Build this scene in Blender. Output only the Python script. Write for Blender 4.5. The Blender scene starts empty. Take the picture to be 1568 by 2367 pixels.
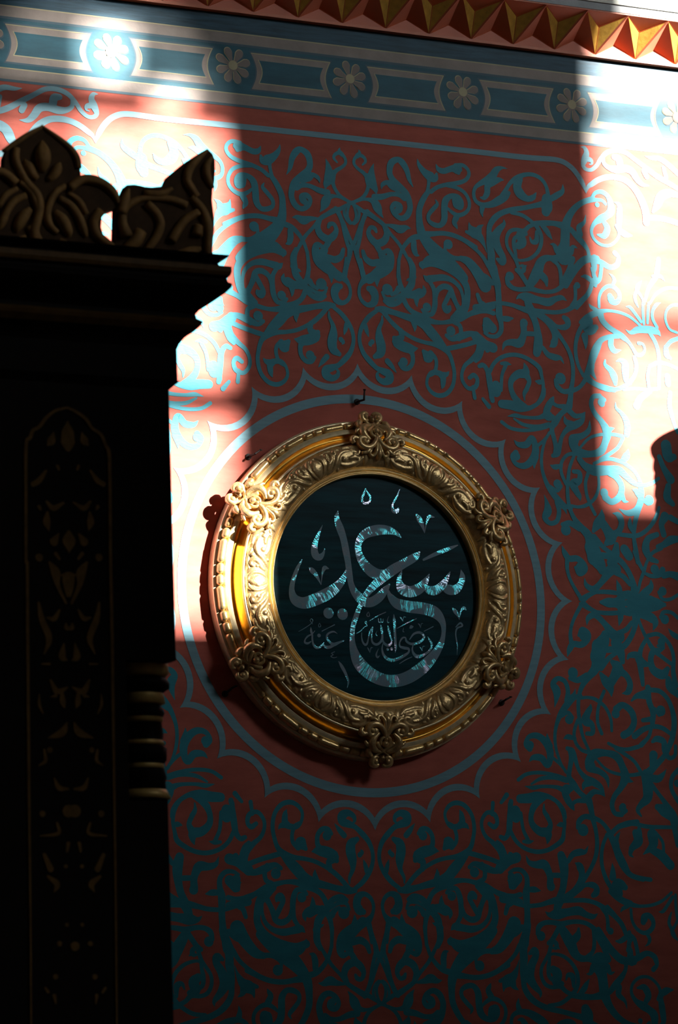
import bpy, bmesh, math, random
import numpy as np
from mathutils import Matrix, Vector
random.seed(7)
# ------------------------------------------------------------------ camera, world, lights, exposure
ZC = 3.56                      # height of the medallion centre above the floor
CQ = (0.4446374, 0.1808263, -0.0365424, -5.5421437, -11.3953255, -1.9609855, 7001.2177)
yw, pt, rl = CQ[:3]
FW = np.array([math.sin(yw)*math.cos(pt), math.cos(yw)*math.cos(pt), math.sin(pt)])
R0 = np.array([math.cos(yw), -math.sin(yw), 0.0]); U0 = np.cross(R0, FW)
RT = math.cos(rl)*R0 + math.sin(rl)*U0; UP = -math.sin(rl)*R0 + math.cos(rl)*U0
CAM = np.array([CQ[3], CQ[4], CQ[5]])
sc = bpy.context.scene
COL = sc.collection
cd = bpy.data.cameras.new('camera'); cam = bpy.data.objects.new('camera', cd); COL.objects.link(cam)
m3 = Matrix([[RT[i], UP[i], -FW[i]] for i in range(3)])
cam.matrix_world = Matrix.Translation((CAM[0], CAM[1], CAM[2] + ZC)) @ m3.to_4x4()
cd.sensor_fit = 'HORIZONTAL'; cd.sensor_width = 36; cd.lens = CQ[6]/1568*36
cd.clip_start = .1; cd.clip_end = 200
cd.dof.use_dof = True; cd.dof.focus_distance = 12.7; cd.dof.aperture_fstop = 6.0
sc.camera = cam

w = bpy.data.worlds.new('world'); sc.world = w; w.use_nodes = True
w.node_tree.nodes['Background'].inputs[0].default_value = (.55, .75, 1, 1)
w.node_tree.nodes['Background'].inputs[1].default_value = .5
SUN_DIR = Vector((.62, -1, .42))
sd = bpy.data.lights.new('sun', 'SUN'); sd.energy = 36; sd.angle = math.radians(.62); sd.color = (1, .975, .92)
so = bpy.data.objects.new('sun', sd); COL.objects.link(so)
so.rotation_euler = SUN_DIR.to_track_quat('Z', 'Y').to_euler(); so.location = (8, -12, 14)
# daylight entering by the tall windows in the front wall
ad = bpy.data.lights.new('window_daylight', 'AREA'); ad.shape = 'RECTANGLE'; ad.size = 4.5; ad.size_y = 3.6
ad.energy = 660; ad.color = (.88, .97, 1)
ao = bpy.data.objects.new('window_daylight', ad); COL.objects.link(ao); ao.location = (7.3, -12.8, ZC + 5.9)
ao.rotation_euler = Vector((7.3, -12.8, 6.1)).to_track_quat('Z', 'Y').to_euler()
vs = sc.view_settings
vs.view_transform = 'Standard'; vs.look = 'None'; vs.exposure = 0; vs.gamma = 1; vs.use_curve_mapping = False

# ------------------------------------------------------------------ helpers
def at(x, y, h=0.0):
    """point of the picture ray on the plane h metres in front of the painted wall -> (x, z) relative to the medallion centre"""
    d = FW + RT*(x - 784)/CQ[6] - UP*(y - 1183.5)/CQ[6]
    t = (-h - CAM[1])/d[1]
    p = CAM + t*d
    return (p[0], p[2])
def P(x, z, h=0.0): return Vector((x, -h, z + ZC))

MATS = {}
def mat(name, col, rough=.6, metal=0, spec=.5, var=.12, scale=6, bump=0, bscale=60, stretch=(1, 1, 1), coat=0, col2=None):
    if name in MATS: return MATS[name]
    m = bpy.data.materials.new(name); m.use_nodes = True; nt = m.node_tree; N = nt.nodes; L = nt.links
    b = N['Principled BSDF']; b.inputs['Roughness'].default_value = rough; b.inputs['Metallic'].default_value = metal
    b.inputs['Specular IOR Level'].default_value = spec; b.inputs['Coat Weight'].default_value = coat
    tc = N.new('ShaderNodeTexCoord'); mp = N.new('ShaderNodeMapping'); mp.inputs['Scale'].default_value = stretch
    L.new(tc.outputs['Object'], mp.inputs[0])
    n = N.new('ShaderNodeTexNoise'); n.inputs['Scale'].default_value = scale; n.inputs['Detail'].default_value = 6; n.inputs['Roughness'].default_value = .6
    L.new(mp.outputs[0], n.inputs[0])
    r = N.new('ShaderNodeValToRGB'); e = r.color_ramp.elements
    c2 = col2 or tuple(c*(1 + var) for c in col)
    e[0].position = .3; e[0].color = tuple(c*(1 - var) for c in col) + (1,); e[1].position = .7; e[1].color = tuple(c2) + (1,)
    L.new(n.outputs[0], r.inputs[0]); L.new(r.outputs[0], b.inputs['Base Color'])
    if bump:
        n2 = N.new('ShaderNodeTexNoise'); n2.inputs['Scale'].default_value = bscale; n2.inputs['Detail'].default_value = 4
        L.new(mp.outputs[0], n2.inputs[0])
        bp = N.new('ShaderNodeBump'); bp.inputs['Strength'].default_value = bump; bp.inputs['Distance'].default_value = .004
        L.new(n2.outputs[0], bp.inputs['Height']); L.new(bp.outputs[0], b.inputs['Normal'])
    MATS[name] = m
    return m

RED = mat('terracotta_paint', (.47, .124, .094), .7, var=.16, scale=5, bump=.12, bscale=40, stretch=(1, 1, 3), spec=.03)
TEAL = mat('teal_paint', (.035, .25, .315), .42, spec=.11, var=.14, scale=7, bump=.12, bscale=60, stretch=(.8, 1, 2.2))
RING = mat('grey_blue_paint', (.17, .325, .385), .55, spec=.25, var=.12, scale=9, bump=.1, bscale=50, stretch=(.6, 1, 6))
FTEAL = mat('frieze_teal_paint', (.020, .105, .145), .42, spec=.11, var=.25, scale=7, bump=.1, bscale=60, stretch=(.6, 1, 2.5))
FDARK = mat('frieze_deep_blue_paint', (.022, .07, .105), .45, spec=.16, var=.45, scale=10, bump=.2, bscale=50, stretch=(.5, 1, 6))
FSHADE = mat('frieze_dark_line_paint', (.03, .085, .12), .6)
TAUPE = mat('taupe_paint', (.26, .205, .175), .6, var=.18, scale=10, bump=.15)
CREAM = mat('cream_line_paint', (.42, .36, .20), .6, var=.12)
PETAL = mat('petal_paint', (.20, .155, .13), .6, var=.12)
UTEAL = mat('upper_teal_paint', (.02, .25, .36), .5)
FASC = mat('fascia_paint', (.36, .36, .36), .6, var=.15, scale=12, bump=.2)
TERRA = mat('orange_terracotta_paint', (.55, .115, .03), .5, var=.1, bump=.15)
PINKT = mat('pink_edge_paint', (.56, .145, .075), .5, var=.1)
GILT = mat('gold_paint_facet', (.50, .27, .045), .42, .35, var=.25, scale=25, bump=.3)
GOLD = mat('gilding', (.72, .49, .21), .32, .72, var=.2, scale=30, bump=.18, bscale=120)
GOLDL = mat('lit_gilding', (.86, .68, .40), .34, .42, var=.15, scale=40, bump=.12, bscale=120)  # gilding lightened to stand for the sky light that rim and ridge catch
GOLDC = mat('bright_gilding', (.74, .40, .07), .28, .85, var=.12, scale=20, bump=.1)
GOLDR = mat('worn_gilding', (.68, .46, .21), .36, .68, var=.3, scale=45, bump=.35, bscale=140)
PANEL = mat('black_lacquer', (.001, .030, .040), .35, spec=.07, var=.55, scale=7, bump=.03, bscale=60, stretch=(.5, 1, 5))
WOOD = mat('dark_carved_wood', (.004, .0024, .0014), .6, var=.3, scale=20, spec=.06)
CARV = mat('brown_gilded_carving', (.24, .125, .038), .6, .1, spec=.15, var=.3, scale=25)
INLAY = mat('old_gold_inlay', (.10, .050, .011), .6, .0, spec=.1, var=.3, scale=30)
RINGG = mat('dull_gold_ring', (.45, .30, .09), .45, .4, var=.2, scale=30)
IRON = mat('dark_iron', (.03, .02, .018), .55, .5, var=.3, scale=60)
PLAS = mat('plain_plaster', (.17, .14, .11), .9)
STONE = mat('floor_stone', (.06, .045, .035), .8)

def nacre():
    m = bpy.data.materials.new('mother_of_pearl'); m.use_nodes = True; nt = m.node_tree; N = nt.nodes; L = nt.links
    b = N['Principled BSDF']; b.inputs['Specular IOR Level'].default_value = .2; b.inputs['Roughness'].default_value = .27
    uv = N.new('ShaderNodeUVMap'); uv.uv_map = 'UVMap'
    geo = N.new('ShaderNodeTexCoord')
    # patches: separate shell pieces; within a patch fine stripes across the stroke
    n1 = N.new('ShaderNodeTexVoronoi'); n1.inputs['Scale'].default_value = 30
    L.new(geo.outputs['Object'], n1.inputs[0])
    mp = N.new('ShaderNodeMapping'); mp.inputs['Scale'].default_value = (1.0, 170, 1); L.new(uv.outputs[0], mp.inputs[0])
    n2 = N.new('ShaderNodeTexNoise'); n2.inputs['Scale'].default_value = 1; n2.inputs['Detail'].default_value = 3; L.new(mp.outputs[0], n2.inputs[0])
    n3 = N.new('ShaderNodeTexNoise'); n3.inputs['Scale'].default_value = 11; n3.inputs['Detail'].default_value = 2; L.new(geo.outputs['Object'], n3.inputs[0])
    r1 = N.new('ShaderNodeValToRGB'); e = r1.color_ramp.elements; e[0].position = .51; e[0].color = (0, 0, 0, 1); e[1].position = .535; e[1].color = (1, 1, 1, 1)
    L.new(n3.outputs[0], r1.inputs[0])
    r2 = N.new('ShaderNodeValToRGB'); e = r2.color_ramp.elements; e[0].position = .44; e[0].color = (0, 0, 0, 1); e[1].position = .52; e[1].color = (1, 1, 1, 1)
    L.new(n2.outputs[0], r2.inputs[0])
    mu = N.new('ShaderNodeMath'); mu.operation = 'MULTIPLY'; L.new(r1.outputs[0], mu.inputs[0]); L.new(r2.outputs[0], mu.inputs[1])
    hs = N.new('ShaderNodeValToRGB'); e = hs.color_ramp.elements
    e[0].position = 0; e[0].color = (.20, .85, 1, 1); e[1].position = 1; e[1].color = (.85, .75, 1, 1)
    k = hs.color_ramp.elements.new(.8); k.color = (.15, .95, 1, 1)
    sx = N.new('ShaderNodeSeparateColor'); L.new(n1.outputs['Color'], sx.inputs[0]); L.new(sx.outputs[1], hs.inputs[0])
    g = N.new('ShaderNodeValToRGB'); e = g.color_ramp.elements; e[0].color = (.12, .23, .29, 1); e[1].color = (.18, .23, .28, 1); L.new(sx.outputs[0], g.inputs[0])
    mx = N.new('ShaderNodeMix'); mx.data_type = 'RGBA'; L.new(mu.outputs[0], mx.inputs[0]); L.new(g.outputs[0], mx.inputs[6]); L.new(hs.outputs[0], mx.inputs[7])
    L.new(mx.outputs[2], b.inputs['Base Color'])
    ml = N.new('ShaderNodeMath'); ml.operation = 'MULTIPLY'; ml.inputs[1].default_value = .95; L.new(mu.outputs[0], ml.inputs[0])
    L.new(ml.outputs[0], b.inputs['Metallic'])
    bp = N.new('ShaderNodeBump'); bp.inputs['Strength'].default_value = .5; bp.inputs['Distance'].default_value = .002
    L.new(n2.outputs[0], bp.inputs['Height']); L.new(bp.outputs[0], b.inputs['Normal'])
    return m
NACRE = nacre()

def link(name, verts, faces, mats, parent=None, smooth=False, mi=None, uvs=None):
    me = bpy.data.meshes.new(name); me.from_pydata([tuple(v) for v in verts], [], faces)
    for m in (mats if isinstance(mats, (list, tuple)) else [mats]): me.materials.append(m)
    if mi is not None:
        for p, i in zip(me.polygons, mi): p.material_index = i
    if smooth:
        me.polygons.foreach_set('use_smooth', [True]*len(me.polygons))
    if uvs is not None:
        ul = me.uv_layers.new(name='UVMap')
        for lp in me.loops: ul.data[lp.index].uv = uvs[lp.vertex_index]
    me.update()
    o = bpy.data.objects.new(name, me); COL.objects.link(o)
    if parent is not None:
        o.parent = parent; o.matrix_parent_inverse = parent.matrix_world.inverted()
    return o
def empty(name, loc, label=None, cat=None, group=None):
    o = bpy.data.objects.new(name, None); COL.objects.link(o); o.location = loc; o.empty_display_size = .1
    bpy.context.view_layer.update()
    if label: o['label'] = label
    if cat: o['category'] = cat
    if group: o['group'] = group
    return o
def tag(o, label, cat, group=None):
    o['label'] = label; o['category'] = cat
    if group: o['group'] = group
    return o
def box(name, a, b, m, parent=None):
    x0, y0, z0 = a; x1, y1, z1 = b
    v = [(x0, y0, z0), (x1, y0, z0), (x1, y1, z0), (x0, y1, z0), (x0, y0, z1), (x1, y0, z1), (x1, y1, z1), (x0, y1, z1)]
    f = [(0, 3, 2, 1), (4, 5, 6, 7), (0, 1, 5, 4), (1, 2, 6, 5), (2, 3, 7, 6), (3, 0, 4, 7)]
    return link(name, v, f, m, parent)

def spline(pts, n=5):
    """Catmull-Rom through points of any dimension"""
    p = np.array(pts, float)
    if len(p) == 1: return p
    if len(p) == 2:
        t = np.linspace(0, 1, n + 1)[:, None]; return p[0]*(1 - t) + p[1]*t
    q = np.vstack([2*p[0] - p[1], p, 2*p[-1] - p[-2]]); out = []
    for i in range(len(p) - 1):
        a, b, c, d = q[i:i + 4]
        for t in np.arange(n)/n:
            out.append(.5*(2*b + (c - a)*t + (2*a - 5*b + 4*c - d)*t*t + (3*b - a - 3*c + d)*t**3))
    out.append(p[-1]); return np.array(out)

class Strokes:
    """collects tapering painted strokes (x, z, half width) in metres and builds one mesh"""
    def __init__(s): s.v = []; s.f = []; s.uv = []; s.k = 0
    def add(s, xzw, h, skirt=0, mx=1, mz=1, n=5, tiny=.0012, axis=0):
        c = spline(xzw, n); c[:, 2] = np.maximum(c[:, 2], .0004)
        if len(c) == 1:
            c = np.array([[c[0, 0] - 1e-4, c[0, 1], c[0, 2]], [c[0, 0] + 1e-4, c[0, 1], c[0, 2]]])
        t = np.gradient(c[:, :2], axis=0); L = np.hypot(t[:, 0], t[:, 1]); L[L < 1e-9] = 1e-9; t = t/L[:, None]
        # round caps
        pre, post = [], []
        for ang in (75, 50, 25):
            a = math.radians(ang)
            if c[0, 2] > tiny: pre.append((c[0, 0] - t[0, 0]*c[0, 2]*math.sin(a), c[0, 1] - t[0, 1]*c[0, 2]*math.sin(a), c[0, 2]*math.cos(a), t[0, 0], t[0, 1]))
            if c[-1, 2] > tiny: post.insert(0, (c[-1, 0] + t[-1, 0]*c[-1, 2]*math.sin(a), c[-1, 1] + t[-1, 1]*c[-1, 2]*math.sin(a), c[-1, 2]*math.cos(a), t[-1, 0], t[-1, 1]))
        rows = pre + [(c[i, 0], c[i, 1], c[i, 2], t[i, 0], t[i, 1]) for i in range(len(c))] + post
        s.k += 1; hh = h + ((s.k*389) % 1009)*.6e-6
        b = len(s.v); acc = 0; last = None
        for ri, (x, z, w_, tx, tz) in enumerate(rows):
            if last: acc += math.hypot(x - last[0], z - last[1])
            last = (x, z)
            for sg, u in ((-1, 0), (1, 1)):
                X = axis + mx*(x - tz*w_*sg - axis); Z = mz*(z + tx*w_*sg)
                s.v.append(P(X, Z, hh + ri*1e-6)); s.uv.append((u, acc))
        nrow = len(rows); flip = (mx*mz) < 0
        for i in range(nrow - 1):
            a = b + 2*i; q = (a, a + 1, a + 3, a + 2)
            s.f.append(q if flip else q[::-1])
        if skirt:
            b2 = len(s.v)
            for i in range(2*nrow):
                p = s.v[b + i]; s.v.append(Vector((p.x, p.y + skirt, p.z))); s.uv.append(s.uv[b + i])
            for i in range(nrow - 1):
                for o_ in (0, 1):
                    a = b + 2*i + o_; a2 = b2 + 2*i + o_
                    s.f.append((a, a + 2, a2 + 2, a2))
            s.f.append((b, b + 1, b2 + 1, b2)); e = 2*nrow - 2
            s.f.append((b + e, b + e + 1, b2 + e + 1, b2 + e))
    def build(s, name, m, parent, uv=False):
        return link(name, s.v, s.f, m, parent, uvs=s.uv if uv else None)

WSC = .90
def px_stroke(org, scale, pts, h=0.0, k=1.0):
    """picture points (zoomed crop coordinates, width) -> wall metres"""
    out = []
    for (x, y, w_) in pts:
        X, Y = org[0] + x/scale, org[1] + y/scale
        a = at(X, Y, h); b = at(X + 1, Y, h); c = at(X, Y + 1, h)
        s = .5*(abs(b[0] - a[0]) + abs(c[1] - a[1]))
        out.append((a[0], a[1], .5*w_/scale*s*k))
    return out

# ------------------------------------------------------------------ the hall (structure)
def struct(o): o['kind'] = 'structure'; return o
wall = struct(box('wall_back', (-7, 0, 0), (12, .3, 13), RED))
struct(box('floor', (-7, -13, -.1), (12, .3, 0), STONE))
struct(box('wall_left', (-7.2, -13, 0), (-7, .3, 13), PLAS))
struct(box('wall_right', (12, -13, 0), (12.2, .3, 13), PLAS))
struct(box('ceiling', (-7.2, -13.3, 13), (12.2, .3, 13.2), PLAS))
# unseen beam across the hall, added to shade the lower wall
struct(box('added_shade_beam', (.4, -5.65, ZC + .62), (12, -5.45, ZC + 2.1), mat('beam_wood', (.05, .03, .02), .6)))
# front wall with two arched windows (behind the camera) through which the sun falls
DY = 13.0
def sunshift(x, z): return (x + .62*DY, z + ZC + .42*DY)
openings = []
for (xa, xb, za, zb) in ((-1.66, -.57, -.17, 2.56), (1.215, 2.45, .44, 3.95)):
    x0, z0 = sunshift(xa, za); x1, z1 = sunshift(xb, zb); openings.append((x0, x1, z0, z1))
def arch_pts(x0, x1, z1, n=16):
    r = (x1 - x0)/2; cx = (x0 + x1)/2; rise = r*.95
    return [(cx - r*math.cos(math.pi*i/n), z1 - rise + rise*math.sin(math.pi*i/n)) for i in range(n + 1)]
v, f = [], []
def quad(a, b, c, d):
    k = len(v); v.extend([(p[0], -DY, p[1]) for p in (a, b, c, d)]); f.append((k, k + 1, k + 2, k + 3))
xs = [-7.2, openings[0][0], openings[0][1], openings[1][0], openings[1][1], 12.2]
for i in (0, 2, 4): quad((xs[i], 0), (xs[i + 1], 0), (xs[i + 1], 13), (xs[i], 13))
for (x0, x1, z0, z1) in openings:
    quad((x0, 0), (x1, 0), (x1, z0), (x0, z0))
    ap = arch_pts(x0, x1, z1)
    for a, b in zip(ap[:-1], ap[1:]): quad(a, b, (b[0], 13), (a[0], 13))
wf = struct(link('wall_front', v, f, PLAS))
md = wf.modifiers.new('thick', 'SOLIDIFY'); md.thickness = .12; md.offset = 0
for i, (x0, x1, z0, z1) in enumerate(openings):
    vb, fb = [], []
    def bar(xa, xb, za, zb):
        k = len(vb)
        vb.extend([(xa, -DY - .02, za), (xb, -DY - .02, za), (xb, -DY + .02, za), (xa, -DY + .02, za), (xa, -DY - .02, zb), (xb, -DY - .02, zb), (xb, -DY + .02, zb), (xa, -DY + .02, zb)])
        fb.extend([tuple(k + j for j in q) for q in [(0, 3, 2, 1), (4, 5, 6, 7), (0, 1, 5, 4), (1, 2, 6, 5), (2, 3, 7, 6), (3, 0, 4, 7)]])
    sh = ZC + .42*DY
    if i == 0: bar(x0, x1, sh + .72, sh + .86); [bar(x0, x0 + .42, sh + 1.72 + .07*j, sh + 1.755 + .07*j) for j in range(6)]; [bar(a_, b_, sh + 1.98 + .06*j, sh + 2.018 + .06*j) for j in range(11) for a_, b_ in ((x0, x0 + .44), (x0 + .44 + .22*(3 <= j <= 6), x0 + .74), (x0 + .74 + .17*(j < 3), x1))]  # crossbar, then close bars added to dim parts of the sun patch
    else: bar(x0, x1, sh + 1.22, sh + 1.32); bar(x0, x1, sh + 2.22, sh + 2.30)
    struct(link('window_%d' % (i + 1), vb, fb, WOOD))

# ------------------------------------------------------------------ painted arabesque (right upper quarter traced, mirrored like the stencil of the painter)
Z2 = ((780, 320), 4.9); Z3 = ((1060, 340), 4.9); Z5 = ((820, 600), 4.9); Z6 = ((1100, 620), 4.9); Z7 = ((1248, 300), 4.9)
R1 = ((1160, 900), 3.843); R2 = ((1160, 1260), 3.843); R3 = ((1160, 1600), 3.843); RW = ((1340, 600), 5.917)
TRACE = [
(Z2, [
 # oval on the axis with its bud and buds
 [(240,125,3),(250,165,45),(225,200,60)],
 [(285,300,22),(318,262,36),(300,215,42),(245,190,50),(195,230,40),(190,290,38),(235,345,42),(300,395,50),(340,460,52),(350,535,50),(330,610,46),(280,675,44),(205,712,38),(130,742,34),(60,775,34),(0,810,40)],
 [(412,285,4),(392,350,55),(385,430,100),(400,520,110),(430,580,70),(440,628,10)],
 [(330,420,60),(345,480,70),(355,540,60)],
 [(130,730,34),(215,712,34),(300,690,34),(380,700,60),(430,740,110),(460,800,110),(490,860,50),(525,905,4)],
 [(120,722,34),(190,755,36),(270,815,44),(350,850,70),(430,905,60),(520,975,55),(600,1080,44),(690,1185,44),(745,1270,50),(800,1370,40),(845,1470,46),(870,1568,60)],
 [(420,665,80),(510,660,70),(610,632,56),(700,640,60),(760,680,70)],
 [(858,552,8),(815,470,50),(785,360,72),(735,275,84),(680,240,70),(610,280,84),(590,380,76),(620,460,80),(700,545,90),(780,630,84),(815,720,76),(822,800,72),(785,880,74),(720,905,64),(650,860,60),(618,790,56),(650,745,70),(700,765,84),(700,800,90),(680,820,80)],
 [(498,578,5),(510,525,50),(560,500,60),(620,530,110),(690,580,80)],
 [(190,968,34),(230,930,34),(248,860,38),(232,795,34),(185,745,30)],
 [(150,722,30),(120,800,36),(115,880,36),(145,945,34),(190,968,34)],
 [(340,830,60),(300,900,58),(272,1000,54),(258,1110,50),(236,1210,52),(214,1260,70),(226,1340,60),(250,1430,44),(270,1500,42),(285,1572,40)],
 [(20,850,34),(70,950,38),(110,1060,44),(155,1170,50),(205,1255,70)],
 [(530,985,60),(560,1080,76),(530,1160,90),(450,1190,90),(385,1140,84),(352,1070,60),(375,1010,50),(420,1020,56),(440,1058,36)],
 [(430,1180,80),(470,1260,70),(500,1300,70)],
 [(560,980,30),(640,1000,66),(710,1030,104),(780,1010,60),(835,1022,4)],
 [(520,1290,50),(575,1275,70),(600,1330,100),(575,1420,150),(510,1490,160),(430,1545,120),(360,1600,110)],
 [(500,1320,90),(540,1390,130)],
 [(290,1280,50),(320,1360,70),(390,1410,86),(470,1400,80)],
 # trunk of the main scroll
 [(1030,600,58),(972,690,72),(930,800,76),(928,920,84),(945,1040,110),(985,1130,130),(1070,1240,170),(1180,1350,200),(1300,1440,150),(1400,1530,110),(1440,1580,100)],
 [(930,1110,70),(850,1130,64),(780,1190,54),(730,1270,48),(700,1370,42),(690,1470,42),(688,1572,44)],
 [(865,1170,70),(868,1250,76),(890,1310,62),(925,1330,14)],
 [(1150,1390,150),(1050,1380,120),(990,1420,80),(962,1482,10)],
 [(905,232,6),(925,300,50),(980,375,84),(1050,430,120),(1105,450,90),(1125,400,30)],
 [(1035,430,60),(1035,500,44),(1028,560,44),(1020,620,60)],
 [(1115,290,5),(1145,350,62),(1205,370,70),(1290,345,76),(1360,350,130),(1370,385,60)],
 [(1340,310,60),(1420,305,48),(1478,355,44),(1488,420,46),(1440,480,50),(1340,510,54),(1230,525,52),(1130,555,50),(1060,605,52)],
 [(1240,535,40),(1350,560,46),(1440,615,46),(1490,705,44),(1490,790,44),(1440,850,48),(1360,870,56),(1290,830,44),(1250,790,30)],
 [(1108,690,6),(1130,745,46),(1085,800,54),(1035,865,50),(1035,930,50),(1090,975,62),(1165,985,62),(1210,920,80),(1212,800,84),(1225,705,84),(1285,655,64),(1360,665,70),(1400,720,70),(1390,775,80),(1345,760,70)],
 [(1345,700,110),(1355,750,110)],
 [(1350,890,76),(1325,950,66),(1345,995,44),(1362,1030,4)],
 [(980,1090,90),(1090,1080,62),(1200,1075,58),(1320,1100,58),(1430,1150,58),(1568,1232,56)],
 [(1255,1200,120)],
 [(1215,1220,30),(1230,1290,50),(1310,1350,56),(1400,1365,60)],
]),
(Z3, [
 [(118,850,5),(130,900,50),(170,960,140),(240,1020,100),(290,1110,40),(322,1200,5)],
 [(285,880,5),(240,910,60),(220,970,100)],
 [(90,960,40),(130,975,60)],
 [(0,1025,42),(100,1085,50),(200,1165,48),(280,1250,50),(340,1350,60)],
 [(30,1262,70),(110,1300,110),(190,1390,130),(250,1480,150),(300,1568,170)],
 [(556,246,4),(490,235,36),(430,260,80),(385,325,96),(320,375,84),(245,415,60),(190,460,46),(172,530,44),(195,610,48),(270,655,60),(370,650,80),(460,605,100),(530,560,90),(570,520,50)],
 [(515,375,5),(460,370,60),(390,395,90),(330,440,80),(325,520,74),(290,575,56),(252,572,24)],
 [(270,680,70),(262,735,50),(275,796,6)],
 [(500,560,80),(540,480,52),(590,405,50),(660,350,64),(760,312,52),(860,318,50),(945,370,48),(995,450,46),(1015,545,56)],
 [(690,360,90),(665,450,110),(700,530,120),(780,585,76),(845,570,66),(878,520,16)],
 [(1182,420,4),(1178,500,56),(1110,550,76),(1040,590,70)],
 [(1000,590,130),(1000,680,150),(990,735,110)],
 [(980,640,80),(860,665,60),(740,690,58),(600,712,64),(480,752,68),(400,815,74),(352,900,68),(345,1000,66),(350,1100,80),(370,1200,100),(375,1300,96),(400,1400,90),(430,1500,90),(445,1570,90)],
 [(600,745,40),(720,772,48),(820,840,48),(895,915,56),(938,1010,50),(930,1120,50),(880,1210,46),(800,1268,42),(700,1285,34),(650,1262,30)],
 [(510,815,5),(515,870,50),(450,950,90),(415,1040,120),(450,1150,100),(500,1240,84),(495,1300,96),(440,1270,40)],
 [(375,975,30),(400,1000,80)],
 [(880,868,50),(800,900,50),(740,950,56),(650,935,46),(580,960,48),(545,1040,44),(555,1130,42),(605,1215,42),(650,1285,48),(680,1370,46),(725,1455,44),(775,1535,50)],
 [(700,1000,110),(720,1080,120),(680,1120,90)],
 [(760,980,60),(640,1030,50),(630,1120,56),(645,1200,44),(655,1280,40)],
 [(885,960,40),(885,1060,70),(835,1075,50),(808,1020,16)],
 [(690,1345,20),(730,1350,50),(740,1390,60),(700,1430,40)],
 [(775,1338,5),(745,1360,50)],
 [(870,865,60),(980,862,70),(1080,865,64),(1180,890,90)],
 [(950,890,60),(1000,950,70),(1030,1000,50),(1066,1052,4)],
 [(1525,590,70),(1420,620,66),(1320,690,76),(1250,790,92),(1215,900,120),(1210,1000,120),(1205,1100,130),(1195,1180,200),(1195,1240,210)],
 [(1035,1100,5),(1080,1110,50),(1120,1180,80)],
 [(1350,1145,5),(1300,1130,50),(1270,1190,80)],
 [(1270,930,60),(1350,1020,80),(1420,1100,66),(1465,1170,48),(1480,1235,50)],
 [(1442,768,5),(1425,850,40),(1365,910,70),(1380,990,70)],
 [(1190,1250,110),(1080,1260,70),(990,1260,80),(930,1310,110),(900,1400,130),(860,1490,110),(800,1575,90)],
 [(930,1460,60),(985,1520,50),(1000,1570,30)],
 [(1060,1270,60),(1130,1340,48),(1155,1440,44),(1160,1570,44)],
 [(1290,1270,80),(1255,1380,60),(1205,1480,56),(1180,1568,50)],
 [(1568,1265,80),(1440,1275,90),(1350,1350,90),(1280,1450,86),(1215,1568,76)],
 [(1515,1380,50),(1540,1460,50),(1550,1568,50)],
]),
(Z5, [
 [(70,0,36),(88,100,40),(105,190,50),(85,250,56)],
 [(400,0,110),(380,80,130),(300,140,140),(200,195,110),(110,235,80),(60,300,46),(50,390,42),(85,470,50),(150,515,60),(215,490,90),(230,410,100),(200,350,110),(160,330,70)],
 [(255,200,90),(252,260,50),(255,312,5)],
 [(500,0,44),(497,130,46),(505,230,56),(535,330,70),(600,400,90)],
 [(620,0,60),(655,90,84),(655,190,84),(640,290,90),(590,350,70)],
 [(585,240,10),(620,230,50),(660,260,50)],
 [(500,330,80),(470,370,60),(420,400,40)],
 [(370,340,140)],
 [(310,370,30),(350,440,50),(430,445,46),(500,410,40),(560,380,50)],
 [(560,370,90),(660,400,100),(740,380,120),(785,350,70),(775,290,5)],
 [(700,420,90),(700,500,40),(712,540,5)],
 [(340,470,50),(400,500,80),(480,490,70),(540,430,80)],
 [(540,420,70),(600,540,60),(680,610,70),(780,660,90),(870,700,70),(980,715,50),(1090,700,60),(1190,670,80),(1300,620,60),(1400,580,80),(1568,530,70)],
 [(250,560,60),(330,570,90),(440,600,70),(560,640,80),(680,680,100),(790,740,120),(870,830,130),(950,920,110),(1020,1000,70)],
 [(660,690,70),(680,760,56),(680,820,5)],
 [(320,590,60),(400,690,56),(480,770,60),(560,830,50),(680,900,50),(800,940,50),(900,960,60),(1000,1000,80),(1070,1070,60),(1110,1180,50),(1130,1300,50),(1110,1430,50),(1040,1520,56),(950,1540,56),(870,1500,50),(820,1420,40),(830,1330,40),(880,1280,60),(960,1290,70),(1000,1330,80),(1000,1420,60),(985,1465,10)],
 [(1070,1265,5),(1040,1300,60),(980,1310,80)],
 [(520,800,60),(530,880,80),(470,930,110),(540,980,130),(640,1010,110),(720,1005,5)],
 [(620,1020,80),(655,1080,60),(655,1170,56),(610,1230,60),(550,1230,60),(510,1180,50)],
 [(555,1160,110)],
 [(450,890,60),(470,960,80)],
 [(250,580,50),(170,640,60),(100,730,60),(60,830,50),(58,940,50),(100,1060,60),(170,1150,70),(250,1230,60),(330,1270,90),(390,1300,100),(390,1360,110),(330,1385,80),(270,1350,60),(255,1300,40),(280,1270,20)],
 [(310,640,20),(310,700,40),(275,790,60),(280,890,110),(300,980,120),(290,1060,110),(230,1100,60)],
 [(200,930,60),(175,960,50),(190,985,10)],
 [(120,750,60),(140,820,50),(160,880,5)],
 [(370,1150,70),(420,1210,60),(475,1285,5)],
 # second inner scroll
 [(765,60,90),(870,40,90),(1000,60,130),(1110,120,120),(1210,210,100),(1270,320,84),(1275,430,84),(1250,540,100),(1190,620,130),(1120,670,90)],
 [(780,180,10),(830,220,90),(920,210,80),(1010,205,80),(1110,240,60),(1190,320,50),(1225,420,40),(1230,520,40)],
 [(850,250,50),(895,330,56),(910,430,66),(905,540,70),(870,620,60),(800,610,50),(765,570,40)],
 [(818,540,110)],
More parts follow.
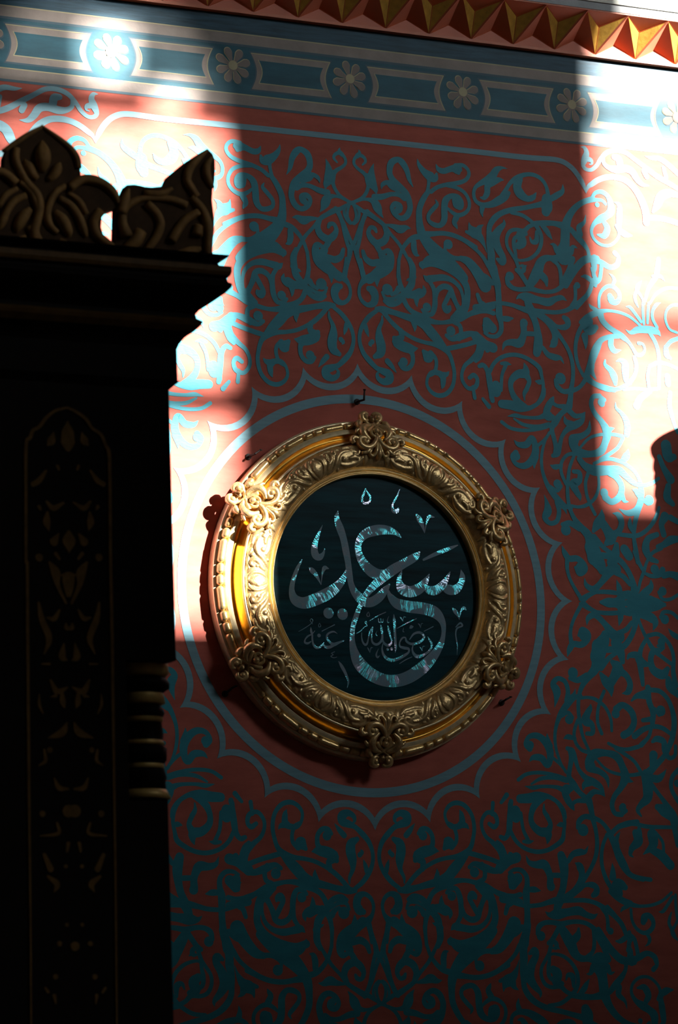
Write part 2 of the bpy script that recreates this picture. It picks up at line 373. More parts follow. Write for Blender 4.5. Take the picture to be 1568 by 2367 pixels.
 [(915,440,50),(940,350,60),(1010,305,70),(1080,330,70),(1110,410,70),(1150,500,60),(1200,590,80)],
 [(1080,380,60),(1040,460,60),(1010,530,56),(1040,580,70),(1075,560,56),(1080,530,30)],
 [(1050,560,90)],
 [(780,1040,50),(830,1100,150)],
 [(860,1060,70),(915,1120,50),(925,1200,46),(900,1280,50),(850,1310,50)],
 [(1130,710,60),(1190,750,56),(1205,830,56),(1180,900,60)],
 [(1090,810,120)],
 [(1040,860,50),(1100,900,60),(1200,870,90),(1320,840,70),(1400,880,90),(1480,960,110),(1568,1000,120)],
 [(1050,1010,60),(1150,990,60),(1280,960,56),(1400,920,60)],
 [(1500,700,100),(1560,780,120)],
 [(1420,960,80),(1400,1060,90),(1320,1140,60),(1250,1200,50),(1215,1290,44),(1225,1380,46),(1290,1460,50),(1370,1440,60),(1390,1360,50),(1350,1310,60),(1300,1340,50)],
 [(1400,1200,20),(1450,1190,50),(1500,1240,50),(1530,1340,60),(1550,1568,60)],
 [(1340,1440,40),(1360,1568,50)],
]),
(Z6, [
 [(190,0,130),(220,100,100),(245,200,84),(258,310,76),(262,420,80),(265,530,90),(285,620,66),(285,710,60),(235,770,54),(160,770,46),(100,735,36)],
 [(110,590,70),(130,660,140),(120,690,100)],
 [(75,170,130)],[(20,80,30),(80,70,40),(140,110,50),(190,170,60)],
 [(290,570,60),(360,575,70),(400,570,40),(432,568,4)],
 [(20,300,50),(50,380,60),(90,410,60)],
 [(0,450,90),(110,420,50),(250,395,50),(400,415,52),(500,450,60),(620,485,80),(760,490,54),(900,500,52),(1020,480,52),(1110,430,64),(1200,370,64),(1280,280,58),(1312,190,56),(1330,140,60)],
 [(0,490,60),(120,490,50),(200,510,60)],
 [(385,90,110)],
 [(350,110,50),(370,180,66),(430,228,56),(520,242,56),(620,232,64),(700,255,56),(800,270,50),(900,255,52),(980,200,60),(1050,110,72),(1120,20,86)],
 [(720,-20,120),(690,60,140),(640,130,100),(590,225,60)],
 [(750,70,70),(790,110,64),(805,150,40),(815,192,5)],
 [(460,20,50),(500,60,50),(550,140,44),(590,200,50)],
 [(950,0,50),(965,90,46),(965,190,44)],
 [(1200,95,20),(1240,100,40),(1320,150,60)],
 [(1150,195,80)],
 [(1125,210,50),(1130,280,46),(1125,360,46),(1090,430,60)],
 [(455,352,5),(500,320,60),(580,330,120),(700,360,90),(820,385,100),(900,350,72),(975,335,60),(1032,372,4)],
 [(580,330,90),(600,420,100),(640,490,100)],
 [(720,500,50),(850,600,44),(920,660,48),(1000,670,70),(1045,640,70),(1035,590,80),(1000,560,60)],
 [(690,520,60),(800,600,66),(880,700,84),(900,790,80),(880,860,90),(840,890,16)],
 [(900,700,60),(980,810,52),(1040,910,52),(1080,1010,54),(1100,1120,54),(1100,1250,52),(1080,1380,64),(1070,1500,70),(1065,1570,70)],
 [(620,490,90),(670,600,84),(695,700,90),(708,800,110),(705,890,120),(690,960,100)],
 [(760,900,50),(820,980,70),(900,1010,80),(960,1020,50),(1000,1085,5)],
 [(545,620,104)],[(540,640,90),(545,720,80),(530,790,90),(490,850,110),(400,840,80),(330,860,56),(302,935,5)],
 [(560,740,60),(650,745,60)],
 [(0,770,120),(60,850,120),(120,890,90),(190,890,56)],[(60,900,100),(30,1000,90),(0,1050,50)],
 [(130,930,60),(190,900,40)],
 [(155,1180,50),(205,1080,50),(290,1010,50),(410,980,52),(530,1000,52),(640,1060,56),(720,1130,60),(745,1220,46),(765,1330,44),(750,1440,46),(700,1530,46),(640,1568,46)],
 [(405,1095,5),(350,1080,50),(290,1080,40)],
 [(340,1100,50),(300,1200,44),(290,1300,44),(285,1380,50)],
 [(230,1330,120),(230,1400,130)],
 [(40,1110,50),(90,1105,50),(130,1170,56),(145,1270,56),(165,1380,60),(190,1500,60)],
 [(545,1068,5),(565,1130,70),(560,1190,110),(480,1200,100),(410,1260,80),(395,1340,66),(425,1430,66),(490,1510,66),(560,1568,66)],
 [(560,1190,100),(605,1280,60),(580,1360,56),(550,1420,50),(550,1500,5)],
 [(680,1280,20),(715,1290,60),(750,1290,50)],
 [(960,1250,140)],
 [(905,1270,50),(925,1340,66),(990,1395,60),(1070,1390,64),(1160,1360,50),(1220,1295,52),(1265,1210,62),(1300,1110,80),(1325,1010,100),(1370,900,100),(1420,815,64),(1500,775,46),(1568,765,46)],
 [(1220,1220,46),(1165,1110,46),(1135,990,48),(1132,860,50),(1165,730,56),(1230,620,56),(1310,540,60),(1400,500,74)],
 [(1290,600,90),(1270,690,130),(1320,690,120),(1360,670,70)],
 [(1235,770,90),(1245,850,56),(1245,922,4)],
 [(1300,1060,60),(1320,1160,46),(1368,1262,4)],
 [(1275,1230,40),(1350,1305,54),(1450,1350,70),(1568,1380,60)],
 [(80,1480,40),(150,1568,60)],
 [(820,1568,60),(860,1500,70),(880,1460,20)],
]),
(RW, [
 [(180,0,90),(200,100,90),(190,200,60),(230,290,90)],
 [(300,60,60),(290,180,60),(270,280,60),(220,330,50)],
 [(30,230,20),(90,230,50),(170,300,50),(120,450,60),(40,570,60),(-40,660,60)],
 [(200,10,110),(310,40,70),(420,100,60),(500,70,60),(530,0,60)],
 [(268,650,44),(268,520,46),(310,420,50),(390,365,56),(470,380,66),(535,450,66),(545,530,66),(500,585,80),(430,570,80),(415,500,84)],
 [(430,540,110)],
 [(400,192,4),(450,230,40),(475,290,56),(450,350,50)],
 [(125,600,5),(160,650,50),(230,690,60)],
 [(20,860,70),(100,790,80),(210,730,80),(290,710,70),(400,700,46),(550,725,46),(680,780,44),(770,850,40),(830,905,40)],
 [(280,730,110),(310,830,90),(390,920,84),(470,975,80),(580,1050,90),(670,1130,56),(730,1220,52),(780,1300,60),(850,1300,50),(890,1235,40),(865,1160,40),(805,1145,50)],
 [(570,1050,60),(450,1060,60),(330,1090,60),(250,1160,90),(205,1260,110),(165,1370,100),(125,1490,84),(85,1600,80)],
 [(180,1450,60),(175,1560,50),(232,1642,4)],
 [(430,1090,90),(430,1180,90),(480,1250,80),(572,1238,5)],
 [(350,1378,30),(350,1440,56),(430,1520,90),(475,1610,110),(490,1700,60)],
 [(90,1640,60),(180,1700,50),(290,1750,60),(400,1785,56),(500,1775,60),(620,1730,60),(710,1650,66),(760,1560,60),(775,1450,60),(750,1340,60)],
 [(495,1395,5),(560,1380,60),(620,1430,110),(625,1540,110),(640,1660,80),(690,1690,60)],
 [(600,1780,40),(750,1765,44),(920,1780,50),(1060,1770,50)],
 [(305,1970,100)],
 [(340,1920,60),(260,1865,52),(180,1890,52),(158,1980,52),(195,2080,54),(265,2180,58),(330,2290,64),(355,2380,70)],
 [(490,1950,5),(500,2030,40),(570,2100,60),(630,2190,90),(655,2290,100),(645,2390,90)],
 [(866,600,40),(868,740,44),(880,880,40)],[(945,600,40),(935,740,44),(930,870,40)],
 [(1110,592,5),(1050,620,50),(1000,700,48),(1000,810,48),(1060,930,50)],
 [(630,645,5),(690,655,50),(760,740,50),(840,850,50)],
 [(880,600,44),(850,520,40),(790,440,50),(755,500,50),(770,580,46),(800,650,20)],[(850,290,5),(800,360,70),(780,430,60)],
 [(895,560,50),(950,380,60),(1040,240,80),(1070,100,80),(1080,0,70)],
 [(1000,230,40),(1100,230,60),(1165,295,5)],
 [(628,958,5),(700,1000,56),(800,960,100),(950,960,110),(1060,990,90),(1110,1050,5)],
 [(960,1000,60),(1040,1140,60),(1080,1290,60),(1090,1450,60),(1085,1600,54),(1085,1760,54)],
 [(960,600,40),(1040,480,44),(1150,405,48),(1250,390,46),(1349,400,46)],
 [(1349,620,46),(1260,630,40),(1190,700,38),(1175,820,38),(1230,950,38),(1330,1000,38)],
 [(1180,1200,70),(1190,1300,90),(1240,1350,50)],[(1349,1080,60),(1250,1120,60),(1180,1200,60)],
 [(960,1460,50),(1080,1410,60),(1220,1440,50),(1349,1500,50)],[(950,1480,50),(930,1600,50),(950,1770,50)],
 [(1200,1600,90),(1210,1700,90)],
 [(780,2000,110),(830,1900,100),(960,1800,80)],[(1240,1820,60),(1230,2000,70),(1280,2200,60),(1340,2367,50)],
]),
(Z7, [
 [(540,800,60),(620,795,50),(700,800,40),(745,840,40)],
 [(590,770,40),(630,715,46),(700,705,56),(765,750,60),(800,830,80),(805,920,100),(760,970,84),(690,1010,90),(620,1060,56),(585,1140,40),(610,1230,38),(690,1300,38),(790,1310,36),(870,1250,36),(900,1170,40),(870,1090,50)],
 [(650,850,60)],[(730,1050,60),(765,1120,80),(730,1200,76),(655,1190,24)],
 [(850,1395,60),(895,1450,46),(885,1530,46),(800,1560,60),(700,1510,66),(620,1450,80)],
 [(840,820,5),(900,860,60),(900,1000,80),(900,1120,60),(960,1180,80),(1040,1200,20)],
]),
(R1, [
 [(0,130,80),(80,140,90),(160,160,90),(250,165,46),(330,120,34),(372,60,34),(378,0,34)],
 [(80,0,46),(110,80,46),(180,135,46)],[(230,0,30),(200,50,30),(208,105,4)],
 [(462,78,4),(430,120,60),(400,190,70),(415,235,100),(450,250,60)],
 [(440,110,40),(490,145,36),(560,155,50)],
 [(390,230,60),(320,252,36),(200,248,32),(120,232,40),(50,240,4)],
 [(110,262,20),(200,315,36),(320,332,40),(420,310,40)],
 [(0,290,36),(80,345,34),(200,365,34),(330,352,34),(430,320,40)],
 [(620,-10,54),(608,80,50),(585,160,56),(525,220,50),(475,290,70),(445,350,50),(465,440,46),(482,520,50),(455,602,10)],
 [(455,590,40),(500,570,50),(520,480,42),(540,410,40),(590,350,56),(660,315,70),(715,275,50),(742,198,4)],
 [(600,190,56),(650,235,50),(705,230,36),(742,200,4)],[(555,238,6),(575,290,56),(640,320,70)],
 [(430,380,26),(380,450,34),(320,500,30)],
 [(108,450,4),(150,490,50),(220,490,66),(262,435,60),(290,470,60),(300,560,76),(260,640,70),(200,680,60),(130,665,46),(92,600,42),(125,565,60)],
 [(130,595,80)],[(300,600,70),(290,660,40),(290,708,4)],
 [(418,385,22),(378,480,28),(355,590,32),(358,700,34),(385,800,40),(430,890,56),(500,980,66),(560,1035,50),(620,1055,34)],
 [(495,840,84)],[(520,860,50),(490,900,40),(430,870,44)],
 [(378,938,5),(400,1010,46),(410,1080,84),(385,1140,60),(430,1190,46),(490,1170,46),(510,1090,46),(490,1000,50)],
 [(525,1020,70),(560,1060,40),(578,1112,4)],
 [(650,570,30),(605,690,34),(590,800,38),(585,920,38),(600,1040,40),(640,1140,48),(700,1220,66),(770,1300,90),(800,1400,120),(820,1500,140)],
 [(650,570,40),(580,585,34),(532,650,34),(530,740,34),(570,840,34)],
 [(428,670,4),(470,690,50),(530,680,34)],
 [(640,450,110),(640,500,90),(690,560,90),(790,575,60),(880,550,76),(920,470,70),(935,380,90),(890,290,60),(825,210,50),(795,130,48),(815,65,44),(870,60,50)],
 [(885,115,76)],
 [(782,275,4),(775,360,46),(720,410,56),(650,430,70)],
 [(700,515,24),(770,440,28),(860,405,30),(980,400,34),(1080,420,36)],
 [(1002,345,5),(960,360,50),(935,420,40)],
 [(1075,440,36),(1030,520,34),(950,580,36),(880,620,36)],
 [(690,620,56),(740,680,70),(820,720,100),(930,720,90),(1040,720,80),(1100,770,60),(1170,830,50),(1250,855,36),(1340,830,34),(1395,790,30)],
 [(820,660,30),(900,625,34),(980,620,36),(1080,650,40)],
 [(1125,530,4),(1110,590,70),(1070,640,50)],
 [(1080,650,40),(1170,720,34),(1220,800,36),(1240,900,60),(1232,1000,64),(1195,1075,66),(1120,1100,56),(1040,1062,4)],
 [(1160,890,5),(1200,910,60),(1230,960,50)],
 [(1310,985,96)],[(1250,980,40),(1300,1010,50)],
 [(770,740,36),(745,830,34),(755,930,34),(785,1020,34),(830,1110,34)],
 [(860,770,28),(862,870,32),(825,970,34),(750,1030,36),(680,1045,30),(620,1035,30)],
 [(910,920,84)],[(920,960,70),(980,1000,60),(1050,950,66),(1065,860,60),(1020,780,66),(960,740,70)],
 [(1070,940,50),(1090,990,40),(1128,1000,4)],
 [(640,730,40),(690,740,46),(690,810,60),(640,840,90),(660,900,66),(690,950,50),(700,990,5)],
 [(1235,1010,56),(1200,1120,50),(1180,1220,44),(1175,1320,40),(1190,1420,50),(1210,1537,46)],
 [(1050,1290,40),(1200,1300,44),(1300,1240,40),(1370,1140,40),(1398,1050,30)],
 [(890,1070,10),(885,1140,80),(850,1200,90),(815,1260,36)],[(880,1170,90),(930,1240,90),(970,1320,120),(930,1370,50)],
 [(985,1100,5),(1040,1120,60),(1065,1190,60),(1040,1260,60),(980,1300,80)],
 [(1020,1380,50),(1010,1460,90),(980,1540,110)],
 [(820,1310,60),(900,1400,46),(980,1460,40)],
 [(570,1250,104)],[(540,1200,40),(610,1190,56),(690,1240,50)],
 [(1140,1150,20),(1140,1210,50),(1160,1260,30)],
 [(1380,1290,50),(1300,1330,60),(1280,1420,80),(1320,1500,60),(1380,1530,40)],[(1390,1400,50),(1440,1380,60),(1500,1340,80),(1568,1330,60)],
 [(1450,1130,90),(1420,1200,60),(1440,1290,60)],[(1500,1140,60),(1568,1180,50)],
 [(1090,1420,90),(1130,1480,90)],
 [(1460,500,110),(1480,600,100),(1530,600,60)],[(1400,600,50),(1440,700,60),(1500,800,90)],[(1480,860,60),(1470,960,80),(1520,1020,50)],
]),
(R2, [
 [(800,20,150),(835,110,150),(875,180,120),(890,225,80)],
 [(535,5,5),(560,70,56),(600,120,60),(670,120,60),(725,170,66),(735,220,66),(690,255,50),(655,200,30)],[(700,200,100)],
 [(585,110,50),(582,210,38),(615,320,34),(690,450,40),(750,530,34),(850,595,32),(960,612,30),(1060,600,40),(1130,600,40)],
 [(700,480,40),(790,430,30),(900,420,32),(1030,430,34),(1130,430,60)],
 [(870,90,60),(950,100,60),(1040,130,60),(1110,210,54),(1160,310,54),(1180,410,80),(1185,515,100)],
 [(735,295,5),(755,360,50),(820,390,60),(895,320,60),(960,230,100),(1020,205,90),(1045,250,40)],
 [(1010,250,40),(1080,280,50),(1140,350,40)],
 [(868,515,5),(940,512,86),(1010,515,86),(1040,515,150)],
 [(1115,515,60),(1190,515,130),(1260,515,190),(1320,515,130),(1400,525,90),(1465,540,4)],[(1080,460,50),(1150,450,60)],[(1080,575,50),(1150,580,60)],
 [(1020,310,5),(1042,380,56),(1050,450,60)],
 [(1325,305,5),(1325,370,60),(1270,430,80),(1220,490,80)],
 [(1212,410,30),(1232,320,32),(1262,240,36),(1290,150,30),(1340,70,34),(1420,30,34)],
 [(1270,250,30),(1330,275,40),(1400,265,50),(1430,220,60)],[(1360,215,90)],
 [(1180,60,44),(1220,160,40),(1265,240,36)],
 [(1430,410,84)],[(1400,420,40),(1430,480,34),(1500,480,34),(1568,440,30)],
 [(1440,270,60),(1500,260,60),(1568,280,80)],
]),
]
LINE_A = [(40,328,58),(140,335,58),(230,352,58),(300,385,58),(370,440,58),(430,515,58),(480,600,56),(515,680,30),(524,722,3)]
LINE_B = [
 [(524,722,3),(545,650,40),(590,615,56),(660,570,58),(750,540,60),(850,538,62),(950,565,64),(1040,630,70),(1110,720,76),(1165,830,84),(1200,940,84),(1205,1050,80)],
 [(462,196,4),(505,205,40),(530,260,60),(510,330,76),(490,400,50),(520,445,42),(580,455,40),(640,410,44),(690,330,46),(760,260,50),(860,236,50),(970,260,50),(1080,340,50),(1200,430,56),(1330,530,60),(1450,600,56),(1568,670,50)],
 [(540,330,60),(580,350,50),(590,385,24),(560,395,10)],
 [(715,310,40),(725,380,46),(780,430,56),(860,450,80),(960,440,80),(1040,470,80),(1100,560,70),(1160,620,50),(1240,635,4)],
 [(840,310,60),(890,330,80),(910,400,80)],[(1180,470,60),(1210,530,60)],
 [(1190,300,5),(1260,320,40),(1360,330,56),(1460,400,60),(1568,500,60)],
 [(1400,430,40),(1430,540,50)],
 [(1568,740,60),(1460,720,90),(1370,760,100),(1330,850,90),(1280,930,30)],
 [(1210,1000,60),(1320,1000,60),(1440,1020,60),(1568,1060,60)],
]
CALL = [
 [(463,262,3),(454,320,42),(478,395,60),(503,470,54),(522,560,54),(538,650,48),(548,730,48),(560,810,46),(590,880,60),(645,935,78),(705,955,70),(770,920,66),(820,862,50),(852,820,12)],
 [(192,630,5),(155,700,26),(124,790,34),(114,870,46),(140,935,76),(205,960,84),(300,930,88),(400,880,84),(475,815,60),(518,745,34),(532,690,6)],
 [(942,468,4),(900,430,36),(830,408,64),(745,412,76),(665,442,66),(618,505,50),(622,590,56),(665,670,72),(730,730,84),(800,740,60),(860,715,40)],
 [(1082,572,6),(1045,612,56),(960,662,64),(875,712,74),(795,775,66),(725,838,56),(670,905,44),(628,985,34),(600,1060,38),(576,1140,36),(570,1230,40),(582,1320,64),(622,1412,96),(700,1490,98),(800,1540,90),(900,1548,88),(1000,1518,90),(1100,1450,90),(1180,1365,72),(1238,1275,46),(1260,1190,32),(1252,1105,50),(1200,1035,84),(1110,1002,86),(1000,988,84),(905,962,76),(855,905,44),(848,868,8)],
 [(945,716,6),(925,785,40),(945,850,80),(1005,875,80),(1075,852,76),(1120,802,50),(1152,742,6)],
 [(1110,820,30),(1150,862,60),(1205,862,66),(1262,812,50),(1310,725,6)],
 [(1250,815,30),(1290,855,70),(1350,858,66),(1392,812,46),(1402,760,44),(1392,710,5)],
 [(1110,633,16),(1200,590,28),(1300,550,26),(1366,524,8)],
 [(391,1036,80)],[(497,1044,84)],
 [(346,372,3),(312,450,26),(286,530,46),(292,595,58),(325,612,50),(352,585,22),(362,548,4)],
 [(245,693,8),(265,712,40),(300,752,28),(335,822,3)],[(336,820,3),(345,740,12),(362,695,32),(392,700,6)],
 [(1056,292,16),(1075,325,42),(1100,375,28),(1117,432,3)],[(1118,428,3),(1130,360,10),(1150,308,24),(1188,312,8)],
 [(1328,998,8),(1350,1025,32),(1372,1060,16),(1380,1085,5)],[(1378,1085,4),(1392,1020,12),(1415,998,24),(1432,1012,4)],
 [(1352,1142,6),(1385,1112,14),(1402,1132,12),(1362,1152,12),(1352,1200,10),(1364,1280,8),(1362,1352,3)],
 [(672,92,3),(660,130,14),(643,172,18),(658,205,18),(695,200,16),(708,162,14),(688,128,12),(672,95,3)],
 [(930,100,3),(905,160,12),(874,220,14),(880,262,28),(908,265,30),(921,240,5)],
 [(468,1400,4),(490,1435,24),(520,1492,22),(541,1552,14),(533,1600,3)],
 [(437,1328,5),(414,1340,5),(427,1350,5),(409,1362,6),(430,1373,5),(455,1368,3)],
]
CALS = [
 [(5,415,6),(110,360,14),(220,290,14),(320,215,12),(350,150,12),(320,110,10),(285,140,10),(310,190,10),(345,235,10)],
 [(303,312,8),(308,400,55),(335,500,42),(338,600,42),(355,700,46),(400,780,60),(460,808,56),(540,778,46),(622,676,12)],
 [(330,480,28),(230,530,40),(165,610,30),(162,680,50),(230,700,50),(302,660,28)],[(340,470,26),(402,396,10)],
 [(946,470,4),(860,420,35),(765,440,45),(695,500,46),(702,600,52),(780,690,60),(860,728,84),(960,690,60),(1102,634,26)],
 [(600,720,20),(660,790,66),(760,790,70),(850,750,60)],
 [(500,512,86)],[(575,405,24),(720,330,14),(875,252,24)],
 [(515,210,5),(490,260,14),(500,305,14),(540,290,14),(535,250,10),(515,215,5)],
]
CALC = [
 [(750,172,16),(760,300,52),(770,500,46),(780,680,46),(785,800,44),(776,902,4)],
 [(635,380,16),(655,470,42),(680,580,36),(710,670,30),(680,740,42),(620,755,50),(560,710,44),(530,640,30)],
 [(500,365,12),(515,450,46),(530,560,36),(525,640,46),(480,710,42),(410,740,46),(345,700,40),(325,610,28),(335,500,28),(348,402,16)],
 [(345,410,24),(290,500,25),(265,620,25),(240,720,35),(200,745,42),(155,690,35),(135,600,20),(136,515,12)],
 [(30,532,8),(110,485,18),(190,405,12),(240,380,18),(200,325,14),(220,300,12),(232,335,12)],
 [(285,290,12),(440,195,18),(595,124,12)],[(815,432,12),(1000,330,18),(1180,250,14)],[(1330,486,12),(1500,400,18)],[(860,1105,10),(980,1030,18),(1095,978,12)],
 [(540,730,18),(525,820,30),(550,930,46),(620,1010,60),(720,1040,60),(840,1010,55),(950,950,50),(1030,890,36),(1030,825,46),(940,805,52),(868,775,36),(862,700,24),(910,620,32),(970,610,26),(992,680,42),(1080,730,46),(1200,712,50),(1300,650,42),(1320,570,42),(1240,512,46),(1130,540,36),(1050,645,16)],
 [(1120,740,16),(1102,840,30),(1140,930,56),(1210,970,66),(1320,940,46),(1440,850,40),(1475,740,35),(1430,650,35),(1396,588,5)],
 [(868,218,12),(895,245,30),(925,302,4)],[(925,300,4),(940,215,12),(972,218,6)],
 [(1215,345,10),(1240,365,20),(1262,425,3)],[(1262,420,3),(1275,345,10),(1305,340,6)],
 [(248,800,12),(268,835,26),(294,898,4)],[(295,895,4),(315,805,16),(348,800,6)],
 [(1240,790,10),(1265,812,20),(1292,868,3)],[(1292,865,3),(1305,780,12),(1340,775,5)],
 [(706,825,58)],[(632,832,54)],[(1060,425,30),(1085,405,66),(1110,400,30)],
 [(455,245,12),(462,310,14),(500,312,14),(500,245,10)],[(500,312,12),(540,310,14),(546,250,8)],
 [(655,200,4),(625,280,14),(640,325,20),(662,318,6)],[(458,818,5),(415,930,30),(440,985,36),(476,955,12)],
 [(430,480,4),(405,540,12),(430,572,16)],[(935,420,4),(925,490,14),(950,502,6)],
 [(265,115,4),(235,170,14),(250,205,14),(288,190,12),(270,125,8)],
]

LOWER = [
(R2, [
 [(1300,805,40),(1380,790,40),(1450,830,40),(1505,910,40),(1530,1010,40),(1525,1120,50),(1545,1250,56)],
 [(1220,670,30),(1255,760,36),(1300,850,40),(1350,930,50),(1420,990,40),(1500,1050,40)],
 [(1285,835,40),(1240,920,44),(1225,1020,60),(1240,1120,60),(1255,1240,40)],
 [(1420,860,80)],[(1430,890,50),(1390,895,30)],[(1200,515,90),(1290,500,120),(1370,520,100),(1465,540,4)],
 [(1445,915,20),(1400,935,50),(1345,950,60),(1325,1020,60),(1350,1110,80),(1430,1150,90),(1475,1100,50)],
 [(1118,1010,20),(1140,980,50),(1200,980,70),(1240,1040,90),(1290,1060,50)],
 [(1450,660,90)],[(1415,640,40),(1440,595,36),(1510,600,36),(1568,650,36)],[(1480,740,5),(1520,790,50),(1568,820,50)],
 [(1480,1190,60),(1500,1260,90),(1568,1330,60)],[(1235,620,60),(1320,640,90),(1365,690,70),(1345,760,5)],
 [(1215,650,40),(1205,560,60)],
]),
(R3, [
 [(1330,-20,46),(1400,-10,46),(1460,40,46),(1500,110,46),(1530,220,56),(1530,330,56),(1510,430,56),(1450,560,50),(1380,640,60),(1310,710,80)],
 [(1415,165,100)],[(1400,200,40),(1360,150,40)],[(1300,-40,60),(1310,80,60),(1345,180,60),(1340,280,50)],
 [(1155,75,20),(1200,35,50),(1280,20,90)],[(1255,250,40),(1320,240,50)],
 [(1180,390,60),(1260,330,52),(1350,305,44),(1430,320,44),(1510,375,40)],
 [(1340,440,30),(1380,415,60),(1440,440,60),(1450,520,60),(1490,585,44),(1540,560,36),(1545,480,36)],
 [(1350,560,90),(1340,650,60)],[(1330,300,40),(1310,390,36),(1240,470,50)],
 [(1290,740,120),(1300,850,110),(1295,940,96),(1240,1000,60),(1210,1050,44),(1240,1100,20)],
 [(1320,760,70),(1390,770,70),(1435,730,40),(1462,685,5)],
 [(1330,820,50),(1400,910,40),(1470,1010,60),(1525,1110,90),(1540,1230,56),(1568,1360,50)],
 [(1385,1020,60),(1440,1050,110),(1510,1110,80)],
 [(1568,690,46),(1515,760,44),(1510,860,44),(1568,970,44)],[(1560,810,70)],
 [(985,1245,50),(1060,1180,40),(1180,1170,40),(1300,1195,40),(1510,1200,34)],
 [(1190,1250,70),(1215,1320,100),(1160,1385,60),(1145,1440,40),(1170,1465,10)],
 [(1340,1265,110),(1345,1360,90),(1260,1440,10)],[(1330,1400,60),(1420,1450,90),(1500,1537,90)],[(1370,1250,36),(1430,1330,32),(1440,1430,32)],
]),
]

quarter = []
for fr_, lst in TRACE:
    for pts in lst: quarter.append(px_stroke(fr_[0], fr_[1], pts, k=WSC))
AX = 1.665
st = Strokes(); st2 = Strokes()
H2 = .0003005
for s_ in quarter:
    mxx = sum(p[0] for p in s_)/len(s_); mzz = sum(p[1] for p in s_)/len(s_)
    for mx in (1, -1):
        for mz in (1, -1):
            if mz < 0 and mxx > 1.27 and .02 < mzz < 1.28: continue
            (st if mz > 0 else st2).add(s_, .0012 if mz > 0 else H2, mx=mx, mz=mz)
for fr_, lst in LOWER:
    for pts in lst:
        for mx in (1, -1): st2.add(px_stroke(fr_[0], fr_[1], pts, k=WSC), H2, mx=mx)
# the same stencil again beyond the next axis to the right and left
for s_ in quarter:
    if max(p[0] for p in s_) < 1.5:
        for mz in (1, -1):
            t_ = [(2*AX - p[0], p[1], p[2]) for p in s_]
            st.add(t_, .0003 , mz=mz); st2.add([(-p[0], p[1], p[2]) for p in t_], H2 , mz=mz)
o = st.build('painted_arabesque', TEAL, wall); o['kind'] = 'stuff'
o = st2.build('painted_arabesque', TEAL, wall); o['kind'] = 'stuff'

# light grey-blue cartouche line, corner scrolls
rs = Strokes()
edge = px_stroke(*Z7, LINE_A)
half = [(0, 2.0065, .0128), (.3, 2.0065, .0128), (.6, 2.006, .0128), (.85, 2.004, .0128)] + edge
for mx in (1, -1):
    rs.add(half, .0016, mx=mx)
    for q in LINE_B: rs.add(px_stroke(*Z7, q), .0016, mx=mx)
rs.build('painted_cartouche_line', RING, wall)

# ring round the medallion and the scalloped border
def strip(name, A, B, h, m, parent, closed=True):
    n = len(A); vv = [P(a[0], a[1], h) for a in A] + [P(b[0], b[1], h) for b in B]
    ff = [(i, (i + 1) % n, n + (i + 1) % n, n + i) for i in range(n if closed else n - 1)]
    return link(name, vv, ff, m, parent)
N_ = 192
A = [(.862*math.sin(a), .862*math.cos(a)) for a in np.linspace(0, 2*math.pi, N_, endpoint=False)]
B = [(.8235*math.sin(a), .8235*math.cos(a)) for a in np.linspace(0, 2*math.pi, N_, endpoint=False)]
strip('painted_ring', A, B, .0016, RING, wall)
A, B = [], []
def arcpt(a0, a1, r, mid, t):
    # circular arc through (a0,r),(mid angle,mid),(a1,r)
    p0 = np.array([r*math.sin(a0), r*math.cos(a0)]); p1 = np.array([r*math.sin(a1), r*math.cos(a1)])
    am = (a0 + a1)/2; d = np.array([math.sin(am), math.cos(am)])
    c = np.linalg.norm(p1 - p0)/2; s = (p0 + p1)@d/2 - mid
    Rr = (c*c + s*s)/(2*s); C = d*(mid + Rr); half_ = math.asin(min(1, c/Rr))
    if s > c: half_ = math.pi - half_
    th = -half_ + 2*half_*t
    tx = np.array([d[1], -d[0]])
    return C - d*Rr*math.cos(th) + tx*Rr*math.sin(th)
for k in range(24):
    a0, a1 = math.radians(15*k), math.radians(15*k + 15)
    for t in np.arange(14)/14:
        A.append(arcpt(a0, a1, 1.0, .911, t)); B.append(arcpt(a0, a1, .947, .882, t))
strip('painted_scalloped_border', A, B, .0017, RING, wall)

# ------------------------------------------------------------------ painted frieze below the cornice
X0, X1 = -6.5, 8.5
def band(name, z0, z1, h, m):
    return link(name, [P(X0, z0, h), P(X1, z0, h), P(X1, z1, h), P(X0, z1, h)], [(0, 1, 2, 3)], m, wall)
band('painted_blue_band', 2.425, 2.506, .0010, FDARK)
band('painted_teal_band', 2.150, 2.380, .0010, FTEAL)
band('painted_taupe_band', 2.376, 2.424, .0014, TAUPE)
band('painted_taupe_band', 2.104, 2.152, .0014, TAUPE)
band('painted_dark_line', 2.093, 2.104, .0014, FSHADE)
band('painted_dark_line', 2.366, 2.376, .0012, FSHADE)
band('painted_cream_line', 2.4205, 2.4255, .0020, CREAM)
band('painted_cream_line', 2.1485, 2.1535, .0020, CREAM)
def poly_arc_panel(f0, inset, h, m, name, zt=2.343, zb=2.180, line=None):
    x0, x1 = f0 + .087 + inset, f0 + .465 - inset
    zt -= inset*.86; zb += inset*.86; bul = .026*(zt - zb)/.163
    n = 10; L_ = [(x0 + bul*math.sin(math.pi*i/n), zb + (zt - zb)*i/n) for i in range(n + 1)]
    R_ = [(x1 - bul*math.sin(math.pi*i/n), zb + (zt - zb)*i/n) for i in range(n + 1)]
    vv = [P(x, z, h) for x, z in L_] + [P(x, z, h) for x, z in R_]
    return link(name, vv, [(i, n + 1 + i, n + 2 + i, i + 1) for i in range(n)], m, wall), L_, R_
lines = Strokes(); petl = Strokes(); peto = Strokes(); pets = Strokes(); cen = Strokes(); cend = Strokes()
